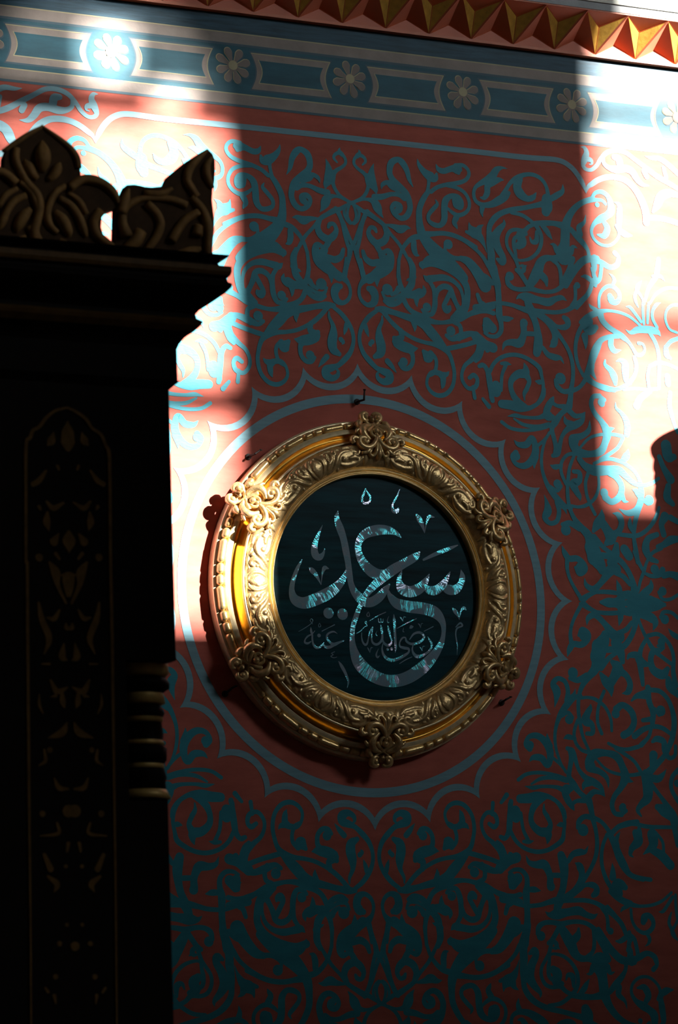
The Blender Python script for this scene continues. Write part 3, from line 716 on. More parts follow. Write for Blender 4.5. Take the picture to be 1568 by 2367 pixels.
for k in range(-11, 15):
    f0 = .0143 + .556*k
    if f0 < X0 + .1 or f0 > X1 - .6: continue
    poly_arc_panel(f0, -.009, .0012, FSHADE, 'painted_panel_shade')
    poly_arc_panel(f0, 0, .0016, TAUPE, 'painted_taupe_panel')
    poly_arc_panel(f0, .036, .0019, FTEAL, 'painted_teal_panel')
    _, L_, R_ = poly_arc_panel(f0, .002, .0013, TAUPE, 'painted_taupe_panel')
    lines.add([(L_[-1][0], L_[-1][1], .0021), (R_[-1][0], R_[-1][1], .0021)], .0021)
    lines.add([(x, z, .0021) for x, z in R_[::-1]], .0021, n=1)
    _, L_, R_ = poly_arc_panel(f0, .0345, .0013, TAUPE, 'painted_taupe_panel')
    lines.add([(L_[0][0], L_[0][1], .0021), (R_[0][0], R_[0][1], .0021)], .0021)
    lines.add([(x, z, .0021) for x, z in L_], .0021, n=1)
    rot = random.uniform(-6, 6)
    for j in range(8):
        a = math.radians(22.5 + 45*j + rot + random.uniform(-3, 3)); ln = random.uniform(.94, 1.04)
        q = [(f0 + r*ln*math.sin(a), 2.275 + r*ln*math.cos(a), w_) for r, w_ in ((.018, .005), (.04, .0115), (.058, .0175), (.066, .0165))]
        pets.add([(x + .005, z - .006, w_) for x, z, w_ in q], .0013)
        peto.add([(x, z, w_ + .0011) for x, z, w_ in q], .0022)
        petl.add([(x + .0014, z - .0014, w_ - .0012) for x, z, w_ in q], .0032)
    cend.add([(f0 - .001, 2.273, .026)], .0041); cen.add([(f0 + .001, 2.2765, .0215)], .0046)
lines.build('painted_cream_outline', CREAM, wall); peto.build('painted_petal_outline', CREAM, wall)
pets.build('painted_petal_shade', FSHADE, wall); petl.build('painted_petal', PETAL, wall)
cend.build('painted_flower_centre_rim', PETAL, wall); cen.build('painted_flower_centre', CREAM, wall)

# ------------------------------------------------------------------ cornice of folded pyramids
cor = struct(box('trim_1', (X0, -.02, ZC + 2.508), (X1, 0, ZC + 2.69), TERRA))
T = .212; ox = .506
def tooth_mesh():
    Pk, Vl, Md, Lo = (.16, 2.672), (.028, 2.519), (.074, 2.635), (.0205, 2.5755)
    vv, ff, mi = [], [], []
    def tri(a, b, c, m_):
        k = len(vv); vv.extend([a, b, c]); ff.append((k, k + 1, k + 2)); mi.append(m_)
    pt_ = lambda x, q: (x, -q[0], q[1])
    P0, P1 = pt_(0, Pk), pt_(T, Pk); V0 = pt_(T/2, Vl); Vm = pt_(-T/2, Vl); M0 = pt_(T/2, Md); L0 = pt_(0, Lo); L1 = pt_(T, Lo)
    B0 = (-T/2, -.028, 2.519)
    tri(Vm, V0, L0, 1); tri(L0, V0, P0, 0); tri(Vm, L0, P0, 1)
    tri(P0, V0, M0, 2); tri(M0, V0, P1, 2)
    tri(P0, M0, P1, 0)
    # narrow raised edges along the folds
    def ridge(a, b, w_, m_):
        a, b = Vector(a), Vector(b); d = (b - a).normalized(); o_ = Vector((0, -1, -.35)).normalized()
        s_ = d.cross(o_).normalized()*w_; u_ = o_*w_*.9; k = len(vv)
        for p in (a, b): vv.extend([tuple(p - s_ - u_*.6), tuple(p + u_), tuple(p + s_ - u_*.6)])
        ff.extend([(k, k + 3, k + 4, k + 1), (k + 1, k + 4, k + 5, k + 2)]); mi.extend([m_, m_])
    ridge(V0, P1, .006, 1); ridge(V0, M0, .004, 1); ridge(P0, M0, .004, 0); ridge(M0, P1, .004, 0); ridge(Vm, L0, .003, 0); ridge(L0, V0, .003, 0)
    return vv, ff, mi
tv, tf, tm = tooth_mesh(); first = None
k = -32
while ox + k*T < X1 - .2:
    x = ox + k*T
    if x > X0 + .2:
        if first is None:
            first = link('cornice_tooth', [(a, b, c + ZC) for a, b, c in tv], tf, [TERRA, PINKT, GILT], cor, mi=tm); first.location.x = x
        else:
            o = first.copy(); COL.objects.link(o); o.location.x = x
    k += 1
box('cornice_fillet', (X0, -.032, ZC + 2.506), (X1, -.0, ZC + 2.519), TERRA, cor)
box('cornice_top_board', (X0, -.165, ZC + 2.672), (X1, -.0, ZC + 2.679), TERRA, cor)
box('cornice_fascia', (X0, -.168, ZC + 2.679), (X1, -.0, ZC + 2.713), FASC, cor)
box('cornice_light_moulding', (X0, -.176, ZC + 2.713), (X1, -.0, ZC + 2.733), mat('pale_moulding_paint', (.62, .60, .50), .5, var=.08), cor)
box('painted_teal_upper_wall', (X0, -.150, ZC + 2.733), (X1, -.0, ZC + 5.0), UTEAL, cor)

# ------------------------------------------------------------------ gilded round frame
frame = empty('gilded_round_frame', P(0, 0, 0), 'large round gilded frame with beaded rim hanging on the painted wall', 'frame')
FX, FZ = -.003, .010
def ringmesh(name, prof, m, n=240, smooth=True, parent=frame):
    vv, ff = [], []
    for i in range(n):
        a = 2*math.pi*i/n
        for (r, h) in prof: vv.append(P(FX + r*math.sin(a), FZ + r*math.cos(a), h))
    k = len(prof)
    for i in range(n):
        for j in range(k - 1):
            a = i*k + j; b = ((i + 1) % n)*k + j
            ff.append((a, a + 1, b + 1, b))
    return link(name, vv, ff, m, parent, smooth)
def sm(pts, n=4): return [tuple(q) for q in spline(pts, n)]
ringmesh('rim', [(.716, 0), (.723, .004), (.7235, .050), (.7215, .057), (.716, .0605), (.7115, .061), (.7085, .058), (.705, .060), (.697, .066), (.687, .072), (.684, .083), (.681, .0875), (.671, .0935), (.664, .096), (.6615, .0945)], GOLDL, smooth=False)
ringmesh('cove', sm([(.6615, .0945), (.658, .088), (.650, .082), (.641, .084), (.632, .096), (.627, .112), (.6245, .125)]), GOLDC)
ringmesh('ridge', [(.6245, .125), (.6235, .1335), (.6205, .1365), (.6165, .1365), (.6145, .132), (.613, .125)], GOLDL)
ringmesh('inner_lip', sm([(.5075, .127), (.5065, .124), (.5045, .1235)], 2) + sm([(.5035, .1275), (.5, .1315), (.4965, .1275), (.4945, .122), (.4915, .1205), (.4885, .1225), (.4865, .1265), (.483, .129), (.4795, .1255), (.478, .118)], 3) + [(.477, .095)], GOLD)
# carved relief band as a height field, six equal sectors
REL = [
 [(0, .105, .003), (0, .085, .016), (0, .060, .021), (0, .035, .012), (0, .022, .003)],
 [(.003, .018, .004), (.022, .022, .0065), (.036, .045, .007), (.032, .075, .007), (.016, .100, .006), (.004, .112, .004)],
 [(.012, .070, .004), (.018, .060, .006), (.012, .050, .006), (.006, .055, .004)],
 [(.045, .108, .003), (.070, .100, .007), (.095, .075, .009), (.115, .050, .009), (.14, .038, .007), (.17, .040, .004)],
 [(.050, .085, .006), (.060, .070, .009), (.075, .060, .008), (.085, .045, .007), (.080, .030, .006), (.066, .028, .006), (.060, .038, .005)],
 [(.052, .020, .005), (.075, .012, .006), (.10, .014, .007), (.125, .022, .006)],
 [(.105, .028, .009)], [(.062, .052, .006)], [(.135, .068, .010)], [(.100, .105, .008)],
 [(.120, .085, .005), (.145, .095, .009), (.175, .098, .012), (.20, .092, .010), (.225, .075, .006)],
 [(.150, .020, .005), (.175, .018, .009), (.20, .028, .011), (.215, .045, .009), (.205, .060, .007), (.19, .056, .006)],
 [(.165, .070, .006), (.185, .068, .008), (.205, .075, .005)],
 [(.235, .10, .004), (.245, .07, .014), (.262, .040, .016), (.285, .020, .010)], [(.232, .022, .008)],
]
base = spline([(.613, .1255), (.604, .140), (.590, .152), (.572, .158), (.552, .158), (.532, .151), (.518, .140), (.5075, .127)], 8)
dd = np.concatenate([[0], np.cumsum(np.hypot(*np.diff(base, axis=0).T))]); ns = 44
S_ = np.linspace(0, dd[-1], ns); BR = np.interp(S_, dd, base[:, 0]); BH = np.interp(S_, dd, base[:, 1]); SW = .120*S_/dd[-1]
na = 150; half_len = math.pi/6*.56
AA = np.linspace(0, half_len, na)
GA, GS = np.meshgrid(AA, SW, indexing='ij'); H = np.zeros_like(GA)
for q in REL:
    c = spline(q, 6); Hs = np.zeros_like(GA)
    for (x, y, w_) in c:
        d2 = ((GA - x)**2 + (GS - y)**2)/max(w_, .002)**2
        Hs = np.maximum(Hs, np.sqrt(np.clip(1 - d2, 0, 1))*min(.0065, .002 + w_*.5))
    H = np.maximum(H, Hs)
H *= np.clip(np.minimum(S_, dd[-1] - S_)/.006, 0, 1)[None, :]
nr = np.random.RandomState(3); H += nr.rand(*H.shape)*.0007*(H > .001)
dr = np.gradient(BR); dh = np.gradient(BH); ln_ = np.hypot(dr, dh); NR, NH = dh/ln_, -dr/ln_
NR, NH = (NR, NH) if NH[ns//2] > 0 else (-NR, -NH)
vv, ff = [], []
full = np.vstack([H[::-1], H[1:]]); AF = np.concatenate([-AA[::-1], AA[1:]])/.56; m_ = len(AF) - 1
for sct in range(6):
    a_c = math.pi/6 + sct*math.pi/3
    for i in range(m_):
        a = a_c + AF[i]
        for j in range(ns):
            r = BR[j] + NR[j]*full[i, j]; h = BH[j] + NH[j]*full[i, j]
            vv.append(P(FX + r*math.sin(a), FZ + r*math.cos(a), h))
tot = 6*m_
for i in range(tot):
    for j in range(ns - 1):
        a = i*ns + j; b = ((i + 1) % tot)*ns + j
        ff.append((a, a + 1, b + 1, b))
link('carved_band', vv, ff, GOLDR, frame, True)
# beads: one long and two short ones, 22 times
def bead(len_, rad, nu=14, nv=10):
    vv, ff = [], []
    for i in range(nu + 1):
        t = -1 + 2*i/nu; x = len_/2*math.sin(t*math.pi/2)
        e = max(0, (abs(x) - (len_/2 - rad*.85))/(rad*.85)); rr = rad*math.sqrt(max(0, 1 - e*e))
        for j in range(nv): a = 2*math.pi*j/nv; vv.append((x, -rr*math.cos(a)*1.4, rr*math.sin(a)))
    for i in range(nu):
        for j in range(nv):
            ff.append((i*nv + j, i*nv + (j + 1) % nv, (i + 1)*nv + (j + 1) % nv, (i + 1)*nv + j))
    return vv, ff
long_m = short_m = None; ang = math.radians(3.0); per = 2*math.pi/22
for k in range(22):
    for (da, L_, kind) in ((0, .105, 'l'), (.0765/.698, .0485, 's'), (.1245/.698, .0485, 's')):
        a = ang + k*per + da
        me = long_m if kind == 'l' else short_m
        if me is None:
            bv, bf = bead(L_, .0155); o = link('bead', bv, bf, GOLD, None, True); me = o.data
            if kind == 'l': long_m = me
            else: short_m = me
        else:
            o = bpy.data.objects.new('bead', me); COL.objects.link(o)
        o.parent = frame; o.matrix_parent_inverse = frame.matrix_world.inverted()
        o.matrix_world = Matrix.Translation(P(FX + .6975*math.sin(a), FZ + .6975*math.cos(a), .0700)) @ Matrix.Rotation(a, 4, 'Y')

# pierced rocaille mounts, one every sixty degrees
ORN = [
 [(.008, .742, .004), (.020, .750, .008), (.036, .742, .010), (.038, .724, .009), (.026, .714, .007), (.015, .720, .006)],
 [(.026, .732, .011)],
 [(0, .738, .006), (0, .722, .012), (0, .708, .006)],
 [(.030, .714, .006), (.018, .700, .006), (0, .690, .006), (-.018, .676, .007), (-.036, .660, .008)],
 [(.042, .708, .006), (.054, .704, .011), (.062, .690, .009), (.052, .680, .007)],
 [(.010, .692, .006), (.032, .688, .010), (.050, .674, .014), (.056, .655, .013), (.046, .636, .009), (.030, .622, .005)],
 [(.066, .668, .008), (.078, .662, .006), (.084, .652, .003)],
 [(.012, .668, .006), (.020, .655, .006), (.016, .642, .006), (.004, .636, .006)],
 [(0, .640, .007), (.008, .618, .008), (.024, .596, .009), (.048, .584, .010), (.072, .592, .010), (.080, .612, .010), (.068, .628, .009), (.050, .626, .008), (.044, .612, .008), (.054, .604, .006)],
 [(.062, .612, .010)],
 [(.082, .622, .008), (.100, .626, .009), (.108, .614, .008), (.100, .602, .006)],
 [(.002, .612, .005), (.008, .584, .006), (.014, .562, .006), (.026, .550, .006), (.038, .556, .006), (.038, .568, .005), (.030, .570, .004)],
 [(.030, .592, .006), (.050, .566, .007), (.072, .560, .005)],
]
CEN = [[(0, .664, .012)], [(0, .602, .004), (0, .575, .008), (0, .552, .010), (0, .534, .003)], [(0, .645, .008)]]
def tube_mesh(strokes, hfun, vscale=1.5, nv=8, thick=.6):
    vv, ff = [], []
    for q in strokes:
        c = spline(q, 4)
        if len(c) == 1:
            x, y, w_ = c[0]; k = len(vv); nu = 6
            for i in range(nu + 1):
                t = math.pi*i/nu; 
                for j in range(nv):
                    a = 2*math.pi*j/nv
                    vv.append((x + w_*math.sin(t)*math.cos(a), -(hfun(y) + w_*.9*math.cos(t)*1.1 + w_*.5), y + w_*math.sin(t)*math.sin(a)))
            for i in range(nu):
                for j in range(nv): ff.append((k + i*nv + j, k + i*nv + (j + 1) % nv, k + (i + 1)*nv + (j + 1) % nv, k + (i + 1)*nv + j))
            continue
        t = np.gradient(c[:, :2], axis=0); t /= np.maximum(np.hypot(t[:, 0], t[:, 1]), 1e-9)[:, None]; k = len(vv)
        for i, (x, y, w_) in enumerate(c):
            s = np.array([-t[i, 1], t[i, 0]]); lift = w_*.35
            for j in range(nv):
                a = 2*math.pi*(j + .5)/nv; ca, sa = math.cos(a), math.sin(a)
                up = w_*vscale*.75*sa if sa > 0 else w_*vscale*1.6*sa
                # a soft groove along the top of wider leaves
                vv.append((x + s[0]*w_*ca, -(hfun(y) + up + lift), y + s[1]*w_*ca))
        n = len(c)
        for i in range(n - 1):
            for j in range(nv): ff.append((k + i*nv + j, k + i*nv + (j + 1) % nv, k + (i + 1)*nv + (j + 1) % nv, k + (i + 1)*nv + j))
        ff.append(tuple(k + j for j in range(nv))[::-1]); ff.append(tuple(k + (n - 1)*nv + j for j in range(nv)))
    return vv, ff
hf = lambda r: float(np.interp(r, [.53, .57, .62, .66, .70, .75], [.160, .172, .160, .142, .112, .092]))
allst = CEN + ORN + [[(-x, y, w_) for x, y, w_ in q] for q in ORN]
allst = [[(x*1.1, y, w_*1.28) for x, y, w_ in q] for q in allst]
ov, of = tube_mesh(allst, hf)
m0 = None
for k in range(6):
    a = math.radians(60*k)
    if m0 is None: o = link('rocaille_mount', ov, of, GOLDR, None, True); m0 = o.data
    else: o = bpy.data.objects.new('rocaille_mount', m0); COL.objects.link(o)
    o.parent = frame; o.matrix_parent_inverse = frame.matrix_world.inverted()
    o.matrix_world = Matrix.Translation(P(FX, FZ, 0)) @ Matrix.Rotation(a + math.radians(.5), 4, 'Y')

# ------------------------------------------------------------------ black panel with calligraphy in mother-of-pearl
vv = [P(FX, FZ, .098)] + [P(FX + .486*math.sin(2*math.pi*i/120), FZ + .486*math.cos(2*math.pi*i/120), .098) for i in range(120)]
pan = link('calligraphy_board', vv, [(0, 1 + i, 1 + (i + 1) % 120) for i in range(120)], PANEL, frame)
pan['label'] = 'black lacquered board with mother-of-pearl calligraphy'
CB = ((640, 1100), 3.2667); CD = ((690, 1420), 10.4533); CE = ((820, 1400), 8.2526)
for fr_, lst, nm in ((CB, CALL, 'pearl_letter'), (CD, CALS, 'pearl_letter'), (CE, CALC, 'pearl_letter')):
    for i, q in enumerate(lst):
        s_ = Strokes(); s_.k = i
        s_.add(px_stroke(fr_[0], fr_[1], q, .0995), .0993, skirt=.0013, n=6, tiny=.0006)
        s_.build(nm, NACRE, pan, uv=True)

# ------------------------------------------------------------------ iron hooks round the medallion
def tube(name, pts, m, parent, nv=8, caps=True):
    c = spline(pts, 3); vv, ff = [], []
    for i in range(len(c)):
        t = Vector(c[min(i + 1, len(c) - 1)][:3]) - Vector(c[max(i - 1, 0)][:3]); t.normalize()
        a = t.orthogonal().normalized(); b = t.cross(a)
        for j in range(nv):
            an = 2*math.pi*j/nv; vv.append(Vector(c[i][:3]) + (a*math.cos(an) + b*math.sin(an))*c[i][3])
    n = len(c)
    for i in range(n - 1):
        for j in range(nv): ff.append((i*nv + j, i*nv + (j + 1) % nv, (i + 1)*nv + (j + 1) % nv, (i + 1)*nv + j))
    ff.append(tuple(range(nv))[::-1]); ff.append(tuple((n - 1)*nv + j for j in range(nv)))
    return link(name, vv, ff, m, parent, True)
def hook(bx, by, bend, tip, label, r=.0045):
    x, z = at(bx, by, 0)
    e = empty('wall_hook', P(x, z, 0), label, 'hook', 'iron hooks round the round frame')
    vv, ff = [], []
    n = 10
    for h_, rr in ((0, .014), (.006, .013), (.008, .006)):
        for i in range(n): a = 2*math.pi*i/n; vv.append(P(x + rr*math.cos(a)*random.uniform(.9, 1.1), z + rr*math.sin(a), h_))
    for l in range(2):
        for i in range(n): ff.append((l*n + i, l*n + (i + 1) % n, (l + 1)*n + (i + 1) % n, (l + 1)*n + i))
    ff.append(tuple(2*n + i for i in range(n)))
    link('wall_plate', vv, ff, IRON, e)
    hb = .052; bxz = at(bend[0], bend[1], hb); txz = at(tip[0], tip[1], hb + .004)
    p0, p1, p2 = P(x, z, 0), P(bxz[0], bxz[1], hb), P(txz[0], txz[1], hb + .004)
    pts = [(*p0, r*1.25), (*p0.lerp(p1, .9), r), (*p1, r*1.05), (*p1.lerp(p2, .15), r), (*p2, r*.8)]
    tube('shank', pts, IRON, e)
    tube('tip_knob', [(*(p2 + Vector((0, 0, -.003))), r*1.3), (*(p2 + Vector((0, -.001, .003))), r*1.5)], IRON, e)
hook(825, 929, (842, 924), (843, 901), 'iron hook on the painted ring directly above the gilded frame')
hook(574, 1056, (590, 1049), (603, 1040), 'iron hook at the upper left of the gilded frame, half in sunlight')
hook(520, 1604, (537, 1590), (546, 1586), 'iron hook at the lower left of the gilded frame, in its shadow')
hook(1160, 1624, (1170, 1617), (1181, 1611), 'iron hook at the lower right of the gilded frame')
# ------------------------------------------------------------------ dark carved screen in the foreground (left)
HS = 3.0                                   # its front stands three metres before the wall
SA = ((0, 250), 3.0154); SB = ((0, 740), 3.4087); SC = ((0, 1300), 3.4087)
def sp(fr_, x, y, h=HS):
    return at(fr_[0][0] + x/fr_[1], fr_[0][1] + y/fr_[1], h)
xr_up = sp(SB, 1340, 1000)[0]; 
scr = empty('carved_screen', (-2.75, -HS + .3, 0), 'tall dark carved wooden screen with gilded leaf cresting in the left foreground', 'screen')
XL = -3.6; DEP = .42
zt_body = sp(SB, 0, 60)[1]
def returned_profile(name, prof, m, back=-HS + DEP, mi=None, mats=None):
    """moulding that runs along the front and returns round the right corner: prof = (x of right edge, z)"""
    xb = min(p[0] for p in prof); vv, ff, ml = [], [], []
    for (x, z) in prof:
        yf = -HS - (x - xb)
        vv += [(XL, yf, z + ZC), (x, yf, z + ZC), (x, back, z + ZC)]
    for i in range(len(prof) - 1):
        a = 3*i; ff += [(a, a + 1, a + 4, a + 3), (a + 1, a + 2, a + 5, a + 4)]
        if mi: ml += [mi[i], mi[i]]
    k = len(vv)
    for z, e in ((prof[0][1], 0), (prof[-1][1], 3*(len(prof) - 1))):
        vv.append((XL, back, z + ZC)); ff.append((e, e + 1, e + 2, len(vv) - 1)); 
        if mi: ml.append(0)
    return link(name, vv, ff, mats or m, scr, mi=ml if mi else None)
# cornice profile read down the right edge
pr = [(1490,1098),(1478,1112),(1440,1118),(1432,1140),(1440,1160),(1462,1168),(1498,1178),(1500,1215),(1492,1240),(1474,1256),(1482,1280),(1502,1296),(1500,1318),(1470,1352),(1400,1402),(1340,1440),(1324,1462),(1330,1492),(1362,1520),(1352,1545),(1316,1580)]
prof = [sp(SA, x, y) for x, y in pr]
pr2 = [(1500,92),(1486,112),(1436,150),(1408,190),(1396,225)]
prof += [sp(SB, x, y) for x, y in pr2]
lit = []
for i in range(len(prof) - 1):
    lit.append(1 if i in (5, 6, 7, 17, 18, 19) else 0)
returned_profile('cornice', prof, WOOD, mi=lit, mats=[WOOD, mat('cornice_gilding', (.07, .034, .008), .5, .1, spec=.15, var=.3, scale=30)])
xb = min(p[0] for p in prof)
def sbox(name, x0, x1, z0, z1, y0, y1, m=WOOD): return box(name, (x0, y0, z0 + ZC), (x1, y1, z1 + ZC), m, scr)
z_a = sp(SB, 1395, 215)[1]; z_b = sp(SB, 1400, 490)[1]; z_c = sp(SB, 1330, 550)[1]
xn = sp(SB, 1395, 300)[0]
x_edge = sp(SB, 1340, 900)[0]; z_d = at(398, 1527, HS)[1]; z_e = at(398, 1850, HS)[1]
x_in = at(296, 1700, HS)[0]; x_e2 = at(392, 2000, HS)[0]
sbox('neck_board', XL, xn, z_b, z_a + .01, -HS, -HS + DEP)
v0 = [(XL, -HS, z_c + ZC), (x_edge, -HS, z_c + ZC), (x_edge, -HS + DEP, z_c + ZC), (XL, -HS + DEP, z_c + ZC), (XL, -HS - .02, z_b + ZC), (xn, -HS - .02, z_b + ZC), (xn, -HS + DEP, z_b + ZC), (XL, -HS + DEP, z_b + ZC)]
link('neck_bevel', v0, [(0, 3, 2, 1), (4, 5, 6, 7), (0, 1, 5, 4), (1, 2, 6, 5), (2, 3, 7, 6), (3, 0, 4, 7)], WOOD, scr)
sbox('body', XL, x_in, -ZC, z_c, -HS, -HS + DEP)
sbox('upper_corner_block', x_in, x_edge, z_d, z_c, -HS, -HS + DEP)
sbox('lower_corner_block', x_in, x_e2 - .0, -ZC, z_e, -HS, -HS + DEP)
# turned colonnette with gilded rings in the recessed corner
cx = at(318, 1700, HS)[0]; cy = -HS + .14
def lathe(name, prof, m, cx, cy, parent, n=28):
    vv, ff = [], []; k = len(prof)
    for i in range(n):
        a = 2*math.pi*i/n
        for r, z in prof: vv.append((cx + r*math.cos(a), cy + r*math.sin(a), z + ZC))
    for i in range(n):
        for j in range(k - 1):
            a = i*k + j; b = ((i + 1) % n)*k + j; ff.append((a, b, b + 1, a + 1))
    ff.append(tuple(i*k for i in range(n))[::-1]); ff.append(tuple(i*k + k - 1 for i in range(n)))
    return link(name, vv, ff, m, parent, True)
HC = -cy
zz = lambda y: at(350, y, HC)[1]
mpx = abs(at(351, 1700, HC)[0] - at(350, 1700, HC)[0])
cxp = 322; cx = at(cxp, 1700, HC)[0]
rr_ = lambda px: (px - cxp)*mpx
col = empty('colonnette', (cx, cy, z_e + ZC)); col.parent = scr; col.matrix_parent_inverse = scr.matrix_world.inverted()
bpy.context.view_layer.update()
shaft = [(1525, 370), (1568, 372), (1572, 384), (1582, 390), (1594, 390), (1602, 378), (1630, 366), (1640, 374), (1652, 378), (1670, 370), (1700, 374), (1724, 372), (1732, 381), (1760, 380), (1770, 372), (1782, 374), (1800, 379), (1812, 376), (1856, 380)]
lathe('shaft', [(rr_(x), zz(y)) for y, x in shaft], WOOD, cx, cy, col)
for pts in ([(1524, 380), (1532, 387), (1560, 389), (1569, 380)], [(1604, 376), (1610, 377), (1628, 380), (1632, 370)], [(1654, 372), (1658, 374), (1668, 374), (1673, 370)],
            [(1702, 362), (1708, 368), (1716, 374), (1725, 376)], [(1766, 372), (1770, 374), (1778, 374), (1782, 370)], [(1806, 362), (1816, 370), (1832, 380), (1848, 388), (1850, 380)]):
    lathe('gilded_ring', [(rr_(x), zz(y)) for y, x in pts], RINGG, cx, cy, col)

# cresting: two pierced palmettes
def slab(name, outline, h0, h1, m, fr_=SA):
    a = [sp(fr_, x, y, h1) for x, y in outline]; n = len(a)
    vv = [P(x, z, h1) for x, z in a] + [P(x, z, h0) for x, z in a]
    ff = [tuple(range(n)), tuple(range(2*n - 1, n - 1, -1))] + [(i, n + i, n + (i + 1) % n, (i + 1) % n) for i in range(n)]
    return link(name, vv, ff, m, scr)
def relief(name, strokes, h, fr_=SA, m=CARV, vs=1.0):
    st_ = []
    for q in strokes: st_.append([(x, z, w_*1.3) for x, z, w_ in px_stroke(fr_[0], fr_[1], q, h)])
    vv, ff = tube_mesh(st_, lambda r: 0.0, vscale=vs, nv=8)
    vv = [(a, b - h, c + ZC) for a, b, c in vv]
    return link(name, vv, ff, m, scr, True)
right = [(295,112),(350,160),(420,212),(490,270),(535,325),(556,380),(560,440),(566,476),(640,480),(712,505),(770,550),(812,605),(836,660),(828,692),(780,712),(735,722),(710,760),(704,830),(722,885),(770,925),(806,940),(840,1000),(870,1085)]
c1 = 295
# left half mirrored about the leaf axis, following the slope of the cresting
left = [(2*c1 - x, y - (x - c1)*.17) for x, y in right[::-1]]
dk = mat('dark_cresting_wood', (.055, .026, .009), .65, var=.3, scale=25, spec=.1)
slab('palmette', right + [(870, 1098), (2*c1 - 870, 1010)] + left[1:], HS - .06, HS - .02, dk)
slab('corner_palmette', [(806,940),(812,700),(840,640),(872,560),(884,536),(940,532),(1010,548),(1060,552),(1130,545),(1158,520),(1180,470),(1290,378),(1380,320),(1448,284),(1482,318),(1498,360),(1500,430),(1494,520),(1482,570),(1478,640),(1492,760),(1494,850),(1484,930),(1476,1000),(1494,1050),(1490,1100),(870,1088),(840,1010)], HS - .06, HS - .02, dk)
half_r = [
 [(295,130,16),(400,205,24),(490,280,30),(535,350,34),(548,420,30)],
 [(296,225,6),(305,300,60),(300,380,70),(295,450,20)],
 [(420,380,10),(400,420,50),(370,470,50),(330,500,30)],
 [(455,545,30),(390,585,36),(345,660,40),(325,740,42),(345,820,40),(400,870,30)],
 [(410,630,34),(490,680,40),(545,760,44),(580,850,44),(600,900,20)],
 [(470,590,24),(550,650,34),(600,740,30)],
 [(480,560,50),(560,505,50),(640,500,50),(720,530,46),(790,590,42),(826,670,20)],
 [(700,720,50),(650,790,50),(670,880,50),(740,940,46),(810,1010,46),(890,1080,40)],
 [(410,930,40),(500,975,44),(590,1020,40),(680,1070,30)],
 [(380,720,30),(430,780,60),(470,860,50),(480,900,20)],
 [(620,960,40),(640,1010,30)],
]
half_l = [[(2*c1 - x, y - (x - c1)*.17, w_) for x, y, w_ in q] for q in half_r[1:]]
half_l += [[(110,280,40),(105,360,44),(140,440,40),(190,530,44),(250,600,50),(272,690,50),(255,780,50),(235,860,54),(260,940,60),(310,1010,40)],
           [(20,300,20),(110,240,30),(210,175,26),(295,130,16)]]
relief('palmette_relief', half_r + half_l, HS - .02)
relief('corner_palmette_relief', [
 [(1448,292,14),(1380,350,36),(1320,420,46),(1300,500,44),(1330,560,44),(1370,620,40)],
 [(1480,340,16),(1440,400,40),(1440,470,44),(1480,560,24)],
 [(1330,620,36),(1400,700,46),(1440,800,50),(1450,920,46),(1450,1010,44),(1485,1075,30)],
 [(1380,725,40),(1290,780,44),(1230,860,50),(1190,930,50)],
 [(1020,665,44),(1090,740,46),(1115,820,46),(1080,910,46),(1010,1000,40)],
 [(880,900,70),(850,800,50),(870,700,40),(960,640,36),(1080,630,30),(1200,640,40),(1300,680,40)],
 [(900,560,10),(870,640,50),(840,740,60)],
 [(1200,1090,50),(1220,1040,50),(1330,1000,50),(1400,980,20)],
 [(1370,890,60),(1380,820,50)],
 [(980,860,60),(940,930,70),(870,980,50)],
 [(1200,560,20),(1120,600,40),(1000,590,30)],
], HS - .02)
# long inlaid panel with arched outline
lines_ = [
 (SB, [(205,1909,24),(205,1400,24),(207,985,26),(240,925,28),(262,868,26),(312,838,26),(370,765,26),(440,712,22),(530,688,16)]),
 (SB, [(530,688,16),(600,722,24),(680,780,26),(725,850,26),(795,900,26),(832,985,28),(862,1060,28),(868,1400,26),(872,1909,26)]),
 (SC, [(216,0,24),(220,700,24),(226,1400,24),(232,2045,20)]),(SC, [(872,0,26),(886,700,26),(895,1400,22),(905,2045,18)]),
 (((0,1850),3.4087), [(232,160,18),(240,900,16),(246,1762,14)]),(((0,1850),3.4087), [(905,160,18),(914,900,16),(922,1762,14)]),
]
inl = Strokes()
for fr_, q in lines_: inl.add(px_stroke(fr_[0], fr_[1], q, HS + .004), HS + .004, skirt=.005)
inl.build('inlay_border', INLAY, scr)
MB = [[(535,800,10),(528,880,80),(505,960,50)],[(535,850,30),(560,960,50),(535,1010,50)],
 [(425,885,10),(405,950,66),(375,985,10)],[(362,1188,20),(310,1262,44),(262,1292,40)],[(368,1430,20),(420,1482,44),(500,1440,20)],
 [(375,1515,20),(370,1590,60),(388,1662,5)],[(465,1682,10),(425,1745,70)],[(538,1660,10),(540,1740,100),(545,1830,10)],[(455,1150,26),(465,1175,20)],[(310,1470,30),(320,1490,20)],[(310,1870,60)],[(440,1840,30),(470,1880,20)]]
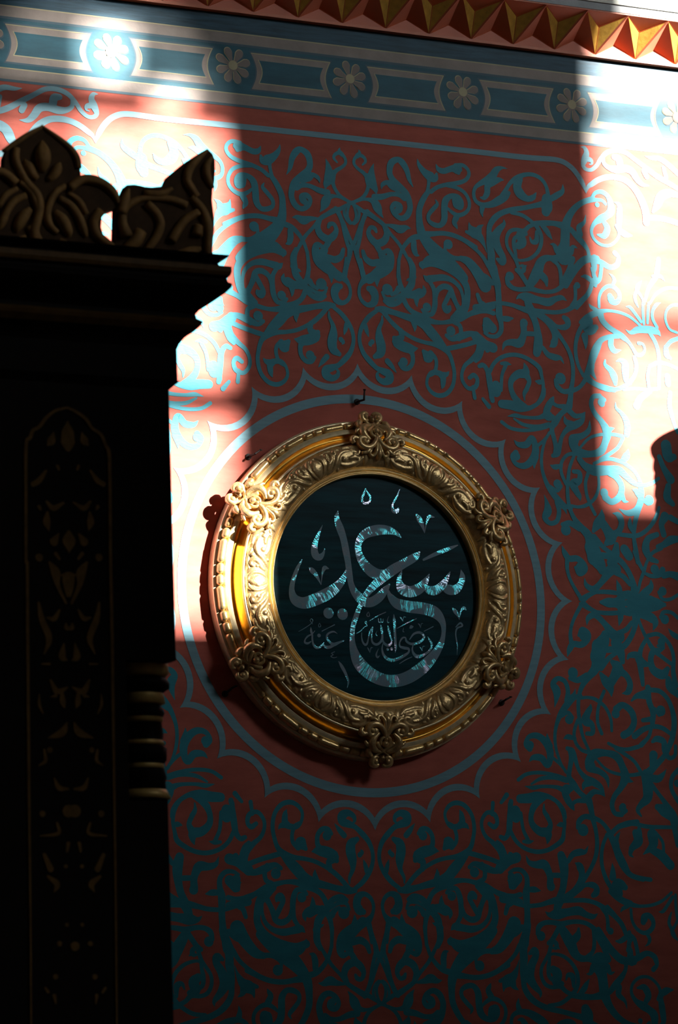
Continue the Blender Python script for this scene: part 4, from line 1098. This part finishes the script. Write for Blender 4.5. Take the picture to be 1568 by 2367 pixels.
MC = [[(392,0,20),(438,80,76),(455,180,40),(520,320,20)],[(480,100,10),(548,110,70),(552,190,60),(552,265,20)],[(305,320,20),(330,450,50),(388,600,50),(350,720,10)],
 [(375,435,15),(430,442,40),(470,375,15)],[(570,480,10),(565,515,40),(530,525,10)],[(505,640,10),(492,740,60),(530,770,10)],[(400,930,20),(450,1018,50),(532,985,15)],
 [(490,1020,20),(495,1100,50),(512,1150,5)],[(400,1060,5),(440,1050,30)],[(530,1262,10),(490,1340,60),(385,1382,10)],[(395,1478,44)],[(310,1600,10),(360,1560,30),(350,1480,20)],
 [(430,1700,10),(465,1775,40),(540,1785,15)],[(590,1960,100)],[(335,1980,50)],[(310,1040,10),(310,1120,26),(340,1190,10)],[(330,800,10),(390,800,20)]]
ME = [[(450,180,20),(460,260,30),(320,280,10)],[(350,430,30),(400,540,50)],[(540,340,30),(530,400,20)],[(380,600,20),(450,660,50),(430,720,10)],[(590,1150,70)],[(470,1130,40)],[(530,980,30)],[(440,1390,40)],[(430,1540,30),(440,1600,10)],[(520,520,30)],[(360,1480,20),(380,1510,20)]]
for fr_, lst, ax0, sl in ((SB, MB, 536, .010), (SC, MC, 553, .014), (((0, 1850), 3.4087), ME, 590, .012)):
    for q in lst:
        for sg in (1, -1):
            pts = [((x if sg > 0 else 2*(ax0 + (y - 1000)*sl) - x), y, w_) for x, y, w_ in q]
            io = Strokes(); io.k = len(bpy.data.objects) % 50
            io.add(px_stroke(fr_[0], fr_[1], pts, HS + .003), HS + .003, skirt=.004)
            io.build('inlay_leaf', INLAY, scr)

# turned post of the twin screen just outside the right edge; it throws the sharp shadow on the wall
post = empty('turned_post', (2.36, -1.0, 0), 'dark turned wooden post standing before the wall at the right, seen by its shadow', 'post')
zt = 1.19; prof = [(.0, zt + .022), (.08, zt + .020), (.17, zt + .008), (.235, zt - .008), (.256, zt - .012), (.254, zt - .03)]
z = zt - .04; i = 0
while z > zt - .36:
    prof += [(.249, z), (.241, z - .02), (.247, z - .045)]; z -= .06
prof += [(.235, z), (.23, z - .2), (.24, z - .6), (.25, -2.6), (.3, -2.8), (.3, -ZC)]
lathe('shaft', prof[::-1], WOOD, 2.36, -1.0, post, 40)
